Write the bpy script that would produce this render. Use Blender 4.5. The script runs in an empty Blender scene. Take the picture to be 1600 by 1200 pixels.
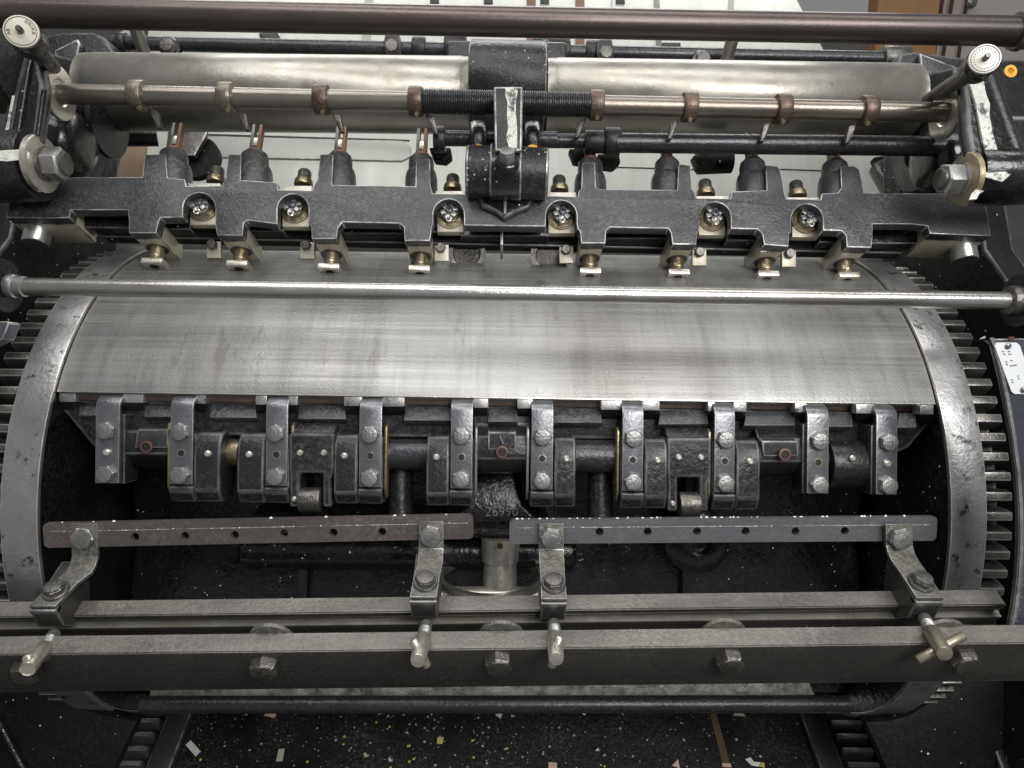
import bpy, bmesh, math, random
from mathutils import Vector as V, Matrix, geometry
random.seed(7)
SC = bpy.context.scene
K = 0.28                      # one drawing unit (cylinder radius) in metres; everything is scaled by it at the end
R_ = math.radians
# ------------------------------------------------------------------ camera
PITCH = R_(35)
EX = V((1, 0, 0)); DN = V((0, -math.sin(PITCH), -math.cos(PITCH))); FW = V((0, math.cos(PITCH), -math.sin(PITCH)))
CAM = V((0, 0, 5.0)); FPX = 1100.0
YAW, ROLL = -0.015, 0.010
cy, sy, cr, sr = math.cos(YAW), math.sin(YAW), math.cos(ROLL), math.sin(ROLL)
RM = Matrix(((cr, -sr, 0), (sr, cr, 0), (0, 0, 1))) @ Matrix(((cy, 0, sy), (0, 1, 0), (-sy, 0, cy)))
cR = EX*RM[0][0] + DN*RM[0][1] + FW*RM[0][2]
cD = EX*RM[1][0] + DN*RM[1][1] + FW*RM[1][2]
cF = EX*RM[2][0] + DN*RM[2][1] + FW*RM[2][2]
cam = bpy.data.objects.new('camera', bpy.data.cameras.new('camera'))
SC.collection.objects.link(cam); SC.camera = cam
m = Matrix((cR, -cD, -cF)).transposed().to_4x4(); m.translation = CAM*K
cam.matrix_world = m
cam.data.sensor_width = 36; cam.data.lens = FPX/1600*36; cam.data.clip_start = .01; cam.data.clip_end = 200
# ------------------------------------------------------------------ light
wd = bpy.data.worlds.new('World'); SC.world = wd; wd.use_nodes = True
nt = wd.node_tree; bg = nt.nodes['Background']
tc = nt.nodes.new('ShaderNodeTexCoord'); sp = nt.nodes.new('ShaderNodeSeparateXYZ'); rp = nt.nodes.new('ShaderNodeValToRGB')
nt.links.new(tc.outputs['Generated'], sp.inputs[0]); nt.links.new(sp.outputs['Z'], rp.inputs[0]); nt.links.new(rp.outputs[0], bg.inputs[0])
rp.color_ramp.elements[0].position = 0.0; rp.color_ramp.elements[0].color = (.58, .58, .59, 1)
rp.color_ramp.elements[1].position = 1.0; rp.color_ramp.elements[1].color = (.55, .57, .60, 1)
e = rp.color_ramp.elements.new(.3); e.color = (.66, .66, .68, 1)
bg.inputs[1].default_value = .40
def area(name, X, v, w, tx, tv, tw, sx, sy_, power, col=(1, .985, .965)):
    l = bpy.data.lights.new(name, 'AREA'); l.shape = 'RECTANGLE'; l.size = sx*K; l.size_y = sy_*K; l.energy = power; l.color = col
    o = bpy.data.objects.new(name, l); SC.collection.objects.link(o)
    p = CAM + EX*X + DN*v + FW*w; t = CAM + EX*tx + DN*tv + FW*tw
    o.location = p*K; o.rotation_euler = (t - p).to_track_quat('-Z', 'Y').to_euler()
area('ceiling_lamp_near', -.5, -3.6, -1.4, 0, .4, 2.4, 7.0, 1.2, 13)
area('ceiling_lamp_over', .3, -4.4, 1.2, 0, .2, 2.6, 7.0, .9, 9)
area('ceiling_lamp_far', 0, -5.2, 5.0, 0, 0, 3.0, 7.0, 1.0, 12)
area('ceiling_lamp_behind', 2.2, -1.6, -2.6, 0, .5, 2.4, 4.2, 1.6, 22)
SC.view_settings.view_transform = 'Standard'; SC.view_settings.look = 'None'
SC.view_settings.exposure = -0.10; SC.view_settings.gamma = 1
SC.render.engine = 'CYCLES'

# ------------------------------------------------------------------ materials
def mat(name, c1, c2=None, sc=5, r=(.35, .55), metal=0.0, bump=0.0, bsc=70, st=(1, 1, 1), dust=0.0, dcol=(.42, .41, .37),
        specks=0.0, ssc=40, scol=(.75, .74, .70), dark=0.0, darkc=(.02, .018, .015), dksc=10, dth=.60, dkst=(1, 1, 1), streak=0.0, stst=(60, 3, 3), scuff=0.0, spec=.5, c3=None):
    M = bpy.data.materials.new(name); M.use_nodes = True; n = M.node_tree.nodes; L = M.node_tree.links
    b = n['Principled BSDF']; t = n.new('ShaderNodeTexCoord')
    def noise(scale, stretch=(1, 1, 1), det=4, rough=.6):
        mp = n.new('ShaderNodeMapping'); mp.inputs['Scale'].default_value = stretch; L.new(t.outputs['Object'], mp.inputs[0])
        q = n.new('ShaderNodeTexNoise'); q.inputs['Scale'].default_value = scale/K; q.inputs['Detail'].default_value = det; q.inputs['Roughness'].default_value = rough
        L.new(mp.outputs[0], q.inputs[0]); return q.outputs[0]
    def ramp(src, a, bb, lo=0, hi=1):
        q = n.new('ShaderNodeMapRange'); q.inputs[1].default_value = a; q.inputs[2].default_value = bb; q.inputs[3].default_value = lo; q.inputs[4].default_value = hi
        L.new(src, q.inputs[0]); return q.outputs[0]
    def mix(fac, A, B):
        q = n.new('ShaderNodeMix'); q.data_type = 'RGBA'
        if isinstance(fac, float): q.inputs[0].default_value = fac
        else: L.new(fac, q.inputs[0])
        for i, x in ((6, A), (7, B)):
            if isinstance(x, tuple): q.inputs[i].default_value = x + (1,)
            else: L.new(x, q.inputs[i])
        return q.outputs[2]
    def mul(a, bb):
        q = n.new('ShaderNodeMath'); q.operation = 'MULTIPLY'
        L.new(a, q.inputs[0])
        if isinstance(bb, float): q.inputs[1].default_value = bb
        else: L.new(bb, q.inputs[1])
        return q.outputs[0]
    col = mix(ramp(noise(sc, st), .35, .68), c1, c2 or tuple(x*.6 for x in c1))
    if c3: col = mix(ramp(noise(sc*.45, st), .50, .74), col, c3)
    rg = ramp(noise(sc*2.3, st), .3, .7, r[0], r[1])
    if streak:
        s = ramp(noise(1, stst, 5, .7), .45, .72, 0, streak); col = mix(s, col, tuple(x*.35 for x in c1))
    if scuff:
        s2 = ramp(noise(1, (1.2, 70, 70), 3, .6), .40, .66, 0, scuff); col = mix(mul(s2, ramp(noise(1.3), .35, .6)), col, tuple(min(1, x*1.5) for x in c1))
        rr_ = n.new('ShaderNodeMath'); rr_.operation = 'ADD'; L.new(rg, rr_.inputs[0]); L.new(ramp(noise(1, (.8, 90, 90), 2, .5), .3, .7, -.08, .10), rr_.inputs[1]); rg = rr_.outputs[0]
    if dark:
        col = mix(ramp(noise(dksc, dkst, 6, .7), dth, dth+.08, 0, dark), col, darkc)
    if dust:
        d = mul(ramp(noise(4), .35, .7), ramp(noise(70, (1, 1, 1), 4, .8), .46, .66, 0, dust)); col = mix(d, col, dcol)
        rg2 = n.new('ShaderNodeMix'); L.new(d, rg2.inputs[0]); L.new(rg, rg2.inputs[2]); rg2.inputs[3].default_value = .9; rg = rg2.outputs[0]
    if specks:
        vo = n.new('ShaderNodeTexVoronoi'); vo.inputs['Scale'].default_value = ssc/K; L.new(t.outputs['Object'], vo.inputs[0])
        sx = n.new('ShaderNodeSeparateColor'); L.new(vo.outputs['Color'], sx.inputs[0])
        thr = ramp(sx.outputs[0], 1-specks, 1, 0, .30)
        lt = n.new('ShaderNodeMath'); lt.operation = 'LESS_THAN'; L.new(vo.outputs['Distance'], lt.inputs[0]); L.new(thr, lt.inputs[1])
        col = mix(lt.outputs[0], col, scol)
    L.new(col, b.inputs['Base Color']); L.new(rg, b.inputs['Roughness']); b.inputs['Metallic'].default_value = metal
    b.inputs['Specular IOR Level'].default_value = spec
    if bump:
        bp = n.new('ShaderNodeBump'); bp.inputs['Strength'].default_value = bump; bp.inputs['Distance'].default_value = .0022
        L.new(noise(bsc, (1, 1, 1), 3, .6), bp.inputs['Height']); L.new(bp.outputs[0], b.inputs['Normal'])
    return M
M = {}
M['cast'] = mat('black_cast_iron', (.016, .016, .018), (.007, .007, .008), 3, (.22, .48), 0, .30, 70, dust=.14, spec=.40, dark=.7, darkc=(.20, .20, .19), dksc=26, dth=.665)
M['castbar'] = mat('painted_gripper_bar', (.036, .038, .042), (.018, .019, .022), 2.2, (.26, .50), 0, .30, 95, dust=.30, spec=.6, dark=.5, darkc=(.16, .16, .16), dksc=34, dth=.67)
M['gloss'] = mat('oily_black_iron', (.007, .007, .008), (.003, .003, .004), 4, (.10, .36), 0, .40, 42, specks=.05, ssc=105, dust=.06, spec=.6)
M['glossclean'] = mat('glossy_black_paint', (.007, .007, .008), (.004, .004, .004), 3, (.12, .36), 0, .35, 30, dust=.06, specks=.02, ssc=80, spec=.6)
M['dark'] = mat('grimy_black', (.007, .007, .007), (.004, .004, .004), 4, (.45, .7), 0, .5, 30, specks=.03, ssc=80, dust=.04, spec=.25)
M['bed'] = mat('dusty_black_bed', (.012, .012, .014), (.006, .006, .007), 3, (.4, .7), 0, .5, 30, specks=.08, ssc=110, dust=.22, spec=.3)
M['drum'] = mat('worn_cylinder_steel', (.38, .38, .37), (.24, .235, .225), 1.6, (.36, .54), .80, .12, 120, st=(1, .5, .5), streak=.50, stst=(12, 1.0, 1.0), scuff=.28, dark=.38, darkc=(.12, .10, .085), dksc=8, dkst=(1.5, .45, .45), dth=.585, c3=(.18, .158, .138), dust=.14)
M['ring'] = mat('bearer_steel', (.46, .46, .46), (.27, .27, .27), 3, (.30, .48), .80, .2, 60, dark=.9, darkc=(.03, .03, .03), dksc=20, dth=.575, streak=.3, stst=(9, 2, 2))
M['gear'] = mat('gear_steel', (.16, .155, .14), (.06, .057, .05), 9, (.3, .5), .8, .4, 60, dark=.5)
M['geardark'] = mat('greasy_gear_steel', (.05, .048, .042), (.02, .019, .017), 9, (.25, .45), .5, .4, 60)
M['rod'] = mat('polished_rod_steel', (.54, .54, .53), (.38, .365, .33), 4, (.2, .34), .9, .08, 90, st=(.4, 1, 1), dark=.25, darkc=(.12, .09, .07), dksc=5)
M['rodbrown'] = mat('browned_steel', (.31, .285, .25), (.20, .175, .15), 3, (.26, .4), .85, .1, 90, st=(.5, 1, 1), c3=(.21, .165, .135))
M['tube'] = mat('plum_brown_tube', (.115, .092, .086), (.062, .052, .049), 2.4, (.26, .38), .75, .08, 90, st=(.4, 1, 1), c3=(.06, .057, .06), dust=.05)
M['roller'] = mat('nickel_roller', (.42, .405, .37), (.29, .27, .23), 4, (.30, .46), .85, .12, 60, dark=.25, darkc=(.12, .09, .06), dksc=9, c3=(.40, .38, .34))
M['blackrod'] = mat('black_rod', (.05, .052, .058), (.03, .031, .034), 5, (.2, .34), .55, .25, 90, st=(.5, 1, 1), dust=.14)
M['steel'] = mat('grey_steel', (.36, .36, .355), (.22, .22, .215), 8, (.28, .44), .8, .15, 90, dark=.3, dksc=14)
M['bright'] = mat('bright_steel', (.66, .64, .58), (.50, .47, .40), 8, (.24, .4), .8, .15, 60, dark=.3, darkc=(.2, .15, .08), dksc=9)
M['bolt'] = mat('grey_bolt', (.30, .30, .295), (.17, .17, .165), 14, (.3, .46), .75, .3, 90, dust=.3)
M['boltdark'] = mat('oiled_bolt', (.14, .135, .125), (.07, .066, .06), 14, (.26, .42), .7, .3, 90, dust=.35)
M['strip'] = mat('gripper_strip_steel', (.20, .205, .22), (.125, .128, .137), 7, (.26, .4), .75, .15, 90, st=(2, 1, 1), dust=.15)
M['pin'] = mat('pin_steel', (.75, .73, .66), (.6, .58, .5), 12, (.22, .35), .8, .1)
M['brass'] = mat('old_brass', (.42, .36, .24), (.27, .22, .13), 8, (.26, .42), .85, .2, 60, dark=.3)
M['ground'] = mat('ground_cast_face', (.50, .47, .38), (.38, .35, .27), 7, (.35, .5), .35, .1, 60, dark=.5, darkc=(.12, .09, .05), dksc=16)
M['brassy'] = mat('brassy_washer', (.44, .38, .26), (.33, .27, .17), 5, (.3, .45), .75, .2, 60, dark=.3)
M['bronze'] = mat('worn_bronze', (.42, .38, .31), (.30, .27, .21), 6, (.26, .4), .8, .15, 90)
M['brown'] = mat('browned_collar', (.15, .107, .085), (.085, .06, .05), 8, (.32, .48), .65, .3, 90, dust=.18)
M['collar'] = mat('tarnished_collar', (.27, .24, .20), (.17, .145, .115), 8, (.3, .46), .7, .3, 90, dust=.2)
M['rail'] = mat('rail_steel', (.18, .172, .158), (.095, .09, .082), 3.2, (.3, .46), .45, .2, 100, st=(.6, 2, 2), dust=.6, dcol=(.33, .32, .29), c3=(.24, .225, .20), scuff=.12, streak=.25, stst=(9, 2, 2))
M['raildark'] = mat('rail_front_steel', (.085, .080, .075), (.042, .040, .038), 1.8, (.28, .44), .6, .15, 100, st=(.5, 1, 1), dust=.15, scuff=.18)
M['strap'] = mat('dusty_strap', (.15, .148, .135), (.095, .093, .083), 8, (.4, .58), .6, .4, 90, dust=.75, dcol=(.36, .34, .28))
M['plum'] = mat('brown_scraper', (.135, .115, .108), (.09, .078, .073), 5, (.38, .52), .6, .2, 90, st=(.5, 2, 2), dust=.3, c3=(.22, .14, .09))
M['slate'] = mat('slate_scraper', (.15, .157, .166), (.115, .121, .130), 5, (.36, .48), .6, .15, 90, st=(.5, 2, 2), dust=.15)
M['chips'] = mat('paint_chips', (.55, .55, .52), (.4, .4, .38), 20, (.4, .6))
M['paintwhite'] = mat('chipped_white', (.66, .67, .62), (.5, .51, .47), 20, (.4, .6), 0, .8, 50, dark=.9, darkc=(.025, .025, .025), dksc=22, dth=.51)
M['edge'] = mat('worn_edge', (.50, .50, .49), (.06, .06, .06), 16, (.32, .5), .6, .2, 60)
M['edgelow'] = mat('slightly_worn_edge', (.12, .12, .12), (.035, .035, .037), 16, (.3, .5), .3, .2, 60)
M['board'] = mat('feed_board_metal', (.52, .535, .49), (.45, .46, .415), 1.2, (.32, .44), .25, .1, 40, st=(6, .6, .6), dark=.1, darkc=(.1, .09, .07), dksc=6)
M['boarddark'] = mat('feed_board_plate', (.40, .41, .375), (.34, .35, .315), 2, (.34, .46), .3, .1, 40)
M['orange'] = mat('orange_oil_mark', (.75, .42, .05), (.62, .3, .03), 12, (.4, .5))
M['red'] = mat('red_lead_paint', (.13, .055, .042), (.06, .03, .025), 20, (.4, .6), dark=.7, dksc=20)
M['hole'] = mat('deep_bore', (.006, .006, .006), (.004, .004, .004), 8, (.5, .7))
M['label'] = mat('label_white', (.72, .74, .76), (.66, .68, .70), 4, (.3, .4))
M['dial'] = mat('dial_face', (.50, .48, .40), (.38, .36, .29), 10, (.35, .5), dark=.3, darkc=(.3, .2, .12), dksc=8)
M['dialwhite'] = mat('white_dial_face', (.72, .72, .70), (.62, .62, .58), 10, (.3, .4), c3=(.45, .42, .33))
M['ink'] = mat('engraved_ink', (.04, .045, .05))
M['floor'] = mat('shop_floor', (.13, .137, .115), (.11, .115, .10), 1, (.45, .6), 0, .1)
M['wood'] = mat('plywood', (.62, .36, .17), (.56, .31, .14), 2, (.45, .6), 0, .1, 30, st=(4, 1, .4))
M['slatwood'] = mat('old_wood', (.27, .19, .12), (.2, .14, .09), 2, (.5, .6), st=(4, 1, .5))
M['pinkwall'] = mat('pale_door', (.80, .74, .70), (.74, .68, .64), 1, (.5, .6))
M['rust'] = mat('rusty_brown', (.20, .10, .06), (.13, .07, .045), 6, (.4, .6), .3)
M['lightstrip'] = mat('cast_edge', (.52, .51, .47), (.14, .135, .12), 16, (.4, .6), .5, .8, 40, dark=.6)
M['papw'] = mat('white_paper', (.72, .74, .70), (.68, .70, .66)); M['papp'] = mat('pink_paper', (.72, .50, .42), (.68, .46, .38)); M['papy'] = mat('yellow_paper', (.62, .55, .14), (.55, .5, .12))
M['papb'] = mat('lilac_paper', (.42, .42, .50), (.38, .38, .46)); M['papg'] = mat('greenish_paper', (.50, .54, .42), (.46, .5, .38))
M['strapbrown'] = mat('brown_tape', (.13, .095, .055), (.09, .065, .04), 5)
M['ribband'] = mat('dull_steel', (.15, .15, .155), (.09, .09, .093), 4, (.3, .5), .7, .2, 60, dust=.15)
M['scaleedge'] = mat('scale_edge', (.45, .44, .43), (.2, .2, .2), 20, (.3, .5), .7, .3)
M['bluegrey'] = mat('blue_grey_plate', (.075, .082, .10), (.05, .055, .07), 5, (.25, .4), .3, .15)

# ------------------------------------------------------------------ geometry helpers
def W(px, py, w): return CAM + (cR*((px-800)/FPX) + cD*((py-600)/FPX) + cF)*w
def ray(px, py): return (cR*((px-800)/FPX) + cD*((py-600)/FPX) + cF)
def MP(X, v, w): return CAM + EX*X + DN*v + FW*w
def into(a): a = R_(a); return FW*math.cos(a) + DN*math.sin(a)
def up(a): a = R_(a); return -DN*math.cos(a) + FW*math.sin(a)
BACK = V((0, 1, 0)); DOWN = V((0, 0, -1))
class PL:
    def __init__(s, px, py, w, a=0): s.O = W(px, py, w); s.N = into(a)
    def p(s, px, py, d=0):
        r = ray(px, py); return CAM + r*((s.O-CAM).dot(s.N)/r.dot(s.N)) + s.N*d
    def ps(s, L, d=0): return [s.p(x, y, d) for x, y in L]
    def at(s, d):
        q = PL.__new__(PL); q.O = s.O + s.N*d; q.N = s.N; return q
def perp(ax):
    ax = ax.normalized(); a = ax.cross(V((0, 0, 1)) if abs(ax.z) < .9 else V((1, 0, 0))).normalized(); return a, ax.cross(a)
class MB:
    def __init__(s): s.bm = bmesh.new()
    def poly(s, pts): return s.bm.faces.new([s.bm.verts.new(p) for p in pts])
    def loft(s, rings, cap=True, closed=True):
        vs = [[s.bm.verts.new(p) for p in r] for r in rings]
        for a, b in zip(vs[:-1], vs[1:]):
            n = len(a)
            for i in range(n if closed else n-1):
                j = (i+1) % n
                s.bm.faces.new([a[i], a[j], b[j], b[i]])
        if cap and closed:
            s.bm.faces.new(vs[0][::-1]); s.bm.faces.new(vs[-1])
        return s
    def prism(s, pts, vec): return s.loft([pts, [p+vec for p in pts]])
    def lathe(s, p, ax, prof, n=24, rot=0):
        ax = ax.normalized(); a, b = perp(ax)
        s.loft([[p + ax*t + (a*math.cos(rot+2*math.pi*i/n) + b*math.sin(rot+2*math.pi*i/n))*max(r, 1e-4) for i in range(n)] for t, r in prof]); return s
    def tube(s, p, q, r, r2=None, n=24): return s.lathe(p, q-p, [(0, r), ((q-p).length, r if r2 is None else r2)], n)
    def box(s, c, x, y, z):
        return s.prism([c-x-y-z, c+x-y-z, c+x+y-z, c-x+y-z], z*2)
    def ext(s, prof, x0, x1):      # (v,w) profile in the cylinder's cross-section plane, extruded along its axis
        return s.prism([MP(x0, v, w) for v, w in prof], EX*(x1-x0))
    def plate(s, outer, holes, O, ux, uy, n, th):
        loops = [outer] + holes; flat = [q for l in loops for q in l]
        tris = geometry.tessellate_polygon([[V((x, y, 0)) for x, y in l] for l in loops])
        F = [s.bm.verts.new(O+ux*x+uy*y) for x, y in flat]; B = [s.bm.verts.new(O+ux*x+uy*y+n*th) for x, y in flat]
        for t in tris:
            try: s.bm.faces.new([F[i] for i in t]); s.bm.faces.new([B[i] for i in t][::-1])
            except ValueError: pass
        k = 0
        for l in loops:
            for i in range(len(l)):
                j = (i+1) % len(l)
                s.bm.faces.new([F[k+i], F[k+j], B[k+j], B[k+i]])
            k += len(l)
        return s
    def text(s, txt, O, ux, uy, n, size, depth=.004, align='CENTER'):
        cu = bpy.data.curves.new('t', 'FONT'); cu.body = txt; cu.size = size; cu.extrude = depth; cu.align_x = align; cu.align_y = 'CENTER'; cu.resolution_u = 2
        ob = bpy.data.objects.new('t', cu); me = ob.to_mesh()
        mt = Matrix((ux, uy, n)).transposed().to_4x4(); mt.translation = O
        me.transform(mt); s.bm.from_mesh(me); ob.to_mesh_clear(); bpy.data.objects.remove(ob); bpy.data.curves.remove(cu); return s
    def build(s, name, mt, parent=None, label=None, bevel=0, seg=2, edge=None, smooth=35, root=None):
        bm = s.bm; bmesh.ops.recalc_face_normals(bm, faces=bm.faces)
        if bevel:
            es = [e for e in bm.edges if len(e.link_faces) == 2 and e.calc_face_angle(0) > R_(32)]
            bmesh.ops.bevel(bm, geom=es, offset=bevel, segments=seg, affect='EDGES', profile=.6, clamp_overlap=True, material=1 if edge else -1)
        rt = root or parent
        while rt and rt.parent: rt = rt.parent
        loc = rt['loc0'] if rt and 'loc0' in rt else (0, 0, 0)
        if not parent and not root:
            lo = V([min(v.co[i] for v in bm.verts) for i in range(3)]); hi = V([max(v.co[i] for v in bm.verts) for i in range(3)])
            loc = ((lo.x+hi.x)/2, (lo.y+hi.y)/2, lo.z)
        off = V(loc)
        for v in bm.verts: v.co -= off
        me = bpy.data.meshes.new(name); bm.to_mesh(me); bm.free()
        me.materials.append(M[mt] if isinstance(mt, str) else mt)
        if edge: me.materials.append(M[edge])
        me.polygons.foreach_set('use_smooth', [True]*len(me.polygons)); me.set_sharp_from_angle(angle=R_(smooth))
        o = bpy.data.objects.new(name, me); SC.collection.objects.link(o)
        if parent: o.parent = parent
        else: o.location = off
        if label: o['label'] = label
        return o
def tag(o, label, cat, group=None, kind=None):
    if label: o['label'] = label
    if cat: o['category'] = cat
    if group: o['group'] = group
    if kind: o['kind'] = kind
    return o
def thing(name, label, cat, loc, group=None):
    o = bpy.data.objects.new(name, None); SC.collection.objects.link(o); o.location = loc; o['loc0'] = tuple(loc)
    o.empty_display_size = .01
    return tag(o, label, cat, group)
def struct(o, label=None): o['kind'] = 'structure'; return o
def copy_tree(o, delta, parent=None):
    c = o.copy(); SC.collection.objects.link(c); c.parent = parent
    if parent is None: c.location = V(o.location) + delta; c['loc0'] = tuple(c.location)
    for ch in [x for x in SC.objects if x.parent == o]: copy_tree(ch, V(), c)
    return c
def circ(cx, cy_, r, n=20, a0=0): return [(cx+r*math.cos(a0+2*math.pi*i/n), cy_+r*math.sin(a0+2*math.pi*i/n)) for i in range(n)]
def hexbolt(c, ax, r, h, parent, mt='bolt', name='bolt', marks='ACTUNI 10K', rot=None, slot=False, washer=0, root=None):
    """hex head with a chamfered round crown and raised maker's marks; ax points out of the surface"""
    b = MB(); ax = ax.normalized(); rot = random.uniform(0, 1) if rot is None else rot
    if washer: b.lathe(c, ax, [(-.002, washer), (.006, washer), (.009, washer*.93)], 28)
    b.lathe(c + ax*(.006 if washer else 0), ax, [(-.004, r), (h*.78, r), (h, r*.86)], 6, rot)
    a, q = perp(ax); top = c + ax*(h + (.006 if washer else 0))
    b.lathe(top, ax, [(-.002, r*.84), (.003, r*.82), (.0036, r*.76)], 24)
    if marks:
        k = len(marks)
        for i, ch in enumerate(marks):
            if ch == ' ': continue
            th = rot*3 - 2*math.pi*i/k; rad = a*math.cos(th)+q*math.sin(th); tg = rad.cross(ax)
            b.text(ch, top + ax*.003 + rad*r*.55, tg, rad, ax, r*.34, .0005)
    if slot:
        d = (a*math.cos(rot)+q*math.sin(rot)); b.box(top+ax*.004, d*r*.8, ax.cross(d)*r*.05, ax*.0015)
    return b.build(name, mt, parent, bevel=0, smooth=25, root=root)
def rodm(p, q, r, n=32): return MB().tube(p, q, r, n=n)

# ================================================================== SETTING BEHIND THE PRESS
HF = 4.6
fl = MB().box(CAM + V((0, 14, -HF-.05)), V((26, 0, 0)), V((0, 24, 0)), V((0, 0, .05))).build('floor', 'floor'); struct(fl)
# feed board, sloping down towards the cylinder
fb = PL(800, 250, 4.2, 22)
t = thing('feed_board', 'pale greenish grey metal feed board sloping down behind the rollers', 'feed board', fb.p(780, 300))
MB().prism(fb.ps([(178, 380), (196, 292), (246, -60), (1214, -60), (1306, 112), (1398, 240), (1410, 380)]), into(22)*.08).build('board_panel', 'board', t, bevel=.006, edge='edgelow')
MB().prism(fb.ps([(305, 214), (628, 222), (642, 230), (642, 246), (628, 253), (320, 247)], -.012), into(22)*.012).build('recess_plate', 'boarddark', t, bevel=.004, edge='edge')
for pts in ([(300, 209), (640, 219), (640, 221), (300, 211.5)], [(930, 260), (1130, 266), (1130, 267.5), (930, 261.5)], [(1215, 264), (1300, 267), (1300, 268.5), (1215, 265.5)]):
    MB().prism(fb.ps(pts, -.004), into(22)*.003).build('board_seam', 'hole', t)
for x in (672, 756, 844, 962):
    MB().prism(fb.ps([(x, -8), (x+14, -8), (x+14, 7), (x, 7)], -.006), into(22)*.004).build('slot', 'hole', t)
for x, y0 in ((823, -20), (899, -20)):
    MB().prism(fb.ps([(x, y0), (x+14, y0), (x+14, 80), (x, 80)], -.01), into(22)*.008).build('guide_tape', 'rust', t)
MB().prism(fb.ps([(1021, -20), (1029, -20), (1036, 130), (1028, 130)], -.01), into(22)*.008).build('guide_bar', 'steel', t)
for x0, x1 in ((186, 200), (560, 575), (945, 950), (1128, 1140)):
    MB().prism(fb.ps([(x0+12, -20), (x1+8, -20), (x1, 130), (x0, 130)], -.006), into(22)*.005).build('guide_strip', 'boarddark', t)
tag(MB().prism(PL(200, 260, 3.95, 10).ps([(194, 226), (228, 226), (222, 330), (168, 330)]), into(10)*.02).build('wooden_slat', 'slatwood'), 'brown wooden slat behind the left end of the gripper bar', 'slat')
# things standing on the shop floor beyond
bx = PL(1420, 40, 9.0, -35)
tag(MB().prism(bx.ps([(1380, -90), (1474, -90), (1460, 118), (1364, 118)]), BACK*.3).build('plywood_crate', 'wood', bevel=.01), 'orange brown plywood crate standing behind the press beyond the big brown tube', 'crate')
dp = PL(1520, 40, 9.6, -35)
t = thing('storage_door', 'pale pinkish cabinet door with brown rods beyond the tube, right of the crate', 'door', dp.p(1540, 160))
MB().prism(dp.ps([(1468, -120), (1680, -120), (1680, 190), (1440, 190)]), BACK*.1).build('door_panel', 'pinkwall', t)
for x0, x1 in ((1474, 1452), (1490, 1466), (1512, 1490)):
    MB().tube(dp.p(x0, -60, -.12), dp.p(x1, 90, -.12), .022).build('door_rod', 'rust', t)
hk = dp.p(1507, 2, -.14); MB().lathe(hk, V((0, -1, 0)), [(0, .05), (.05, .07), (.08, .03)]).build('door_knob', 'steel', t)

# ================================================================== SIDE FRAMES
for s in (-1, 1):
    X = 1.90*s
    nm = 'left' if s < 0 else 'right'
    t = thing('side_casting', 'black cast side frame of the press on its %s side, behind the gear teeth' % nm, 'machine frame', MP(X, 2.2, 3.0), 'side frames of the press')
    b = MB(); b.ext([(-1.52, 3.5), (-1.36, 2.95), (-.55, 2.75), (-.2, 2.45), (.3, 2.35), (1.0, 2.3), (2.6, 2.2), (2.7, 4.4), (.9, 4.4), (.6, 3.5)], X, X+.12*s)
    b.build('frame_wall', 'dark', t, bevel=.012, edge='edgelow')
    b = MB(); b.prism([MP(X-.03*s, .95, 2.9), MP(X-.03*s, 1.9, 2.25), MP(X-.03*s, 1.97, 2.3), MP(X-.03*s, 1.02, 2.96)], EX*(.05*s)); b.build('frame_rib', 'glossclean', t, bevel=.01, edge='edgelow')
    b = MB(); b.lathe(MP(X, -1.02, 3.0), EX*(-s), [(0, .21), (.10, .20), (.13, .17), (.14, .07), (.08, .06)], 32); b.build('frame_boss', 'cast', t)
    # roller cheek plate with triangular web
    pl = PL(1420 if s > 0 else 150, 150, 3.25, 0)
    b = MB()
    if s < 0: q = [(96, 50), (145, 50), (163, 58), (182, 88), (190, 140), (170, 170), (170, 195), (150, 250), (140, 280), (60, 280), (60, 60)]
    else: q = [(1408, 84), (1428, 80), (1520, 92), (1600, 92), (1640, 92), (1640, 290), (1424, 290), (1412, 230), (1398, 200), (1398, 110)]
    b.prism(pl.ps(q), FW*.12); b.build('cheek_plate', 'cast', t, bevel=.012, edge='edgelow')
    b = MB()
    if s < 0: q = [(128, 66), (132, 74), (121, 130), (96, 112), (92, 84)]
    else: q = [(1430, 88), (1488, 110), (1470, 150), (1436, 156)]
    b.prism(pl.ps(q, -.035), FW*.03); b.build('web_plate', 'castbar', t, bevel=.008, edge='edge')
# curved scale plate on the right with its white label
sp_ = PL(1580, 760, 1.95, -10)
t = thing('scale_plate', 'blue black curved scale plate with white label at the right edge, beside the gear', 'scale plate', sp_.p(1590, 980))
left = [(1539, 530), (1544, 527), (1552, 545), (1561, 580), (1571, 628), (1580, 680), (1587, 735), (1591, 790), (1592, 845), (1589, 900), (1583, 950), (1577, 978)]
MB().prism(sp_.ps(left + [(1700, 985), (1700, 528)]), into(-10)*.014).build('plate_body', 'bluegrey', t, bevel=.008, edge='scaleedge')
rim = [(x+1, y+1) for x, y in left[1:]] + [(x+6, y) for x, y in left[:0:-1]]
MB().prism(sp_.ps(rim, -.004), into(-10)*.003).build('scale_rim', 'scaleedge', t)
lb = MB().prism(sp_.ps([(1552, 540), (1556, 535), (1586, 535), (1591, 539), (1615, 610), (1612, 615), (1583, 615), (1578, 611)], -.006), into(-10)*.005).build('name_label', 'label', t)
for x, y in ((1572, 540), (1596, 608)): MB().lathe(sp_.p(x, y, -.006), -into(-10), [(0, .008), (.004, .008), (.007, .004)], 16).build('label_rivet', 'bolt', lb)
b = MB()
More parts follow.
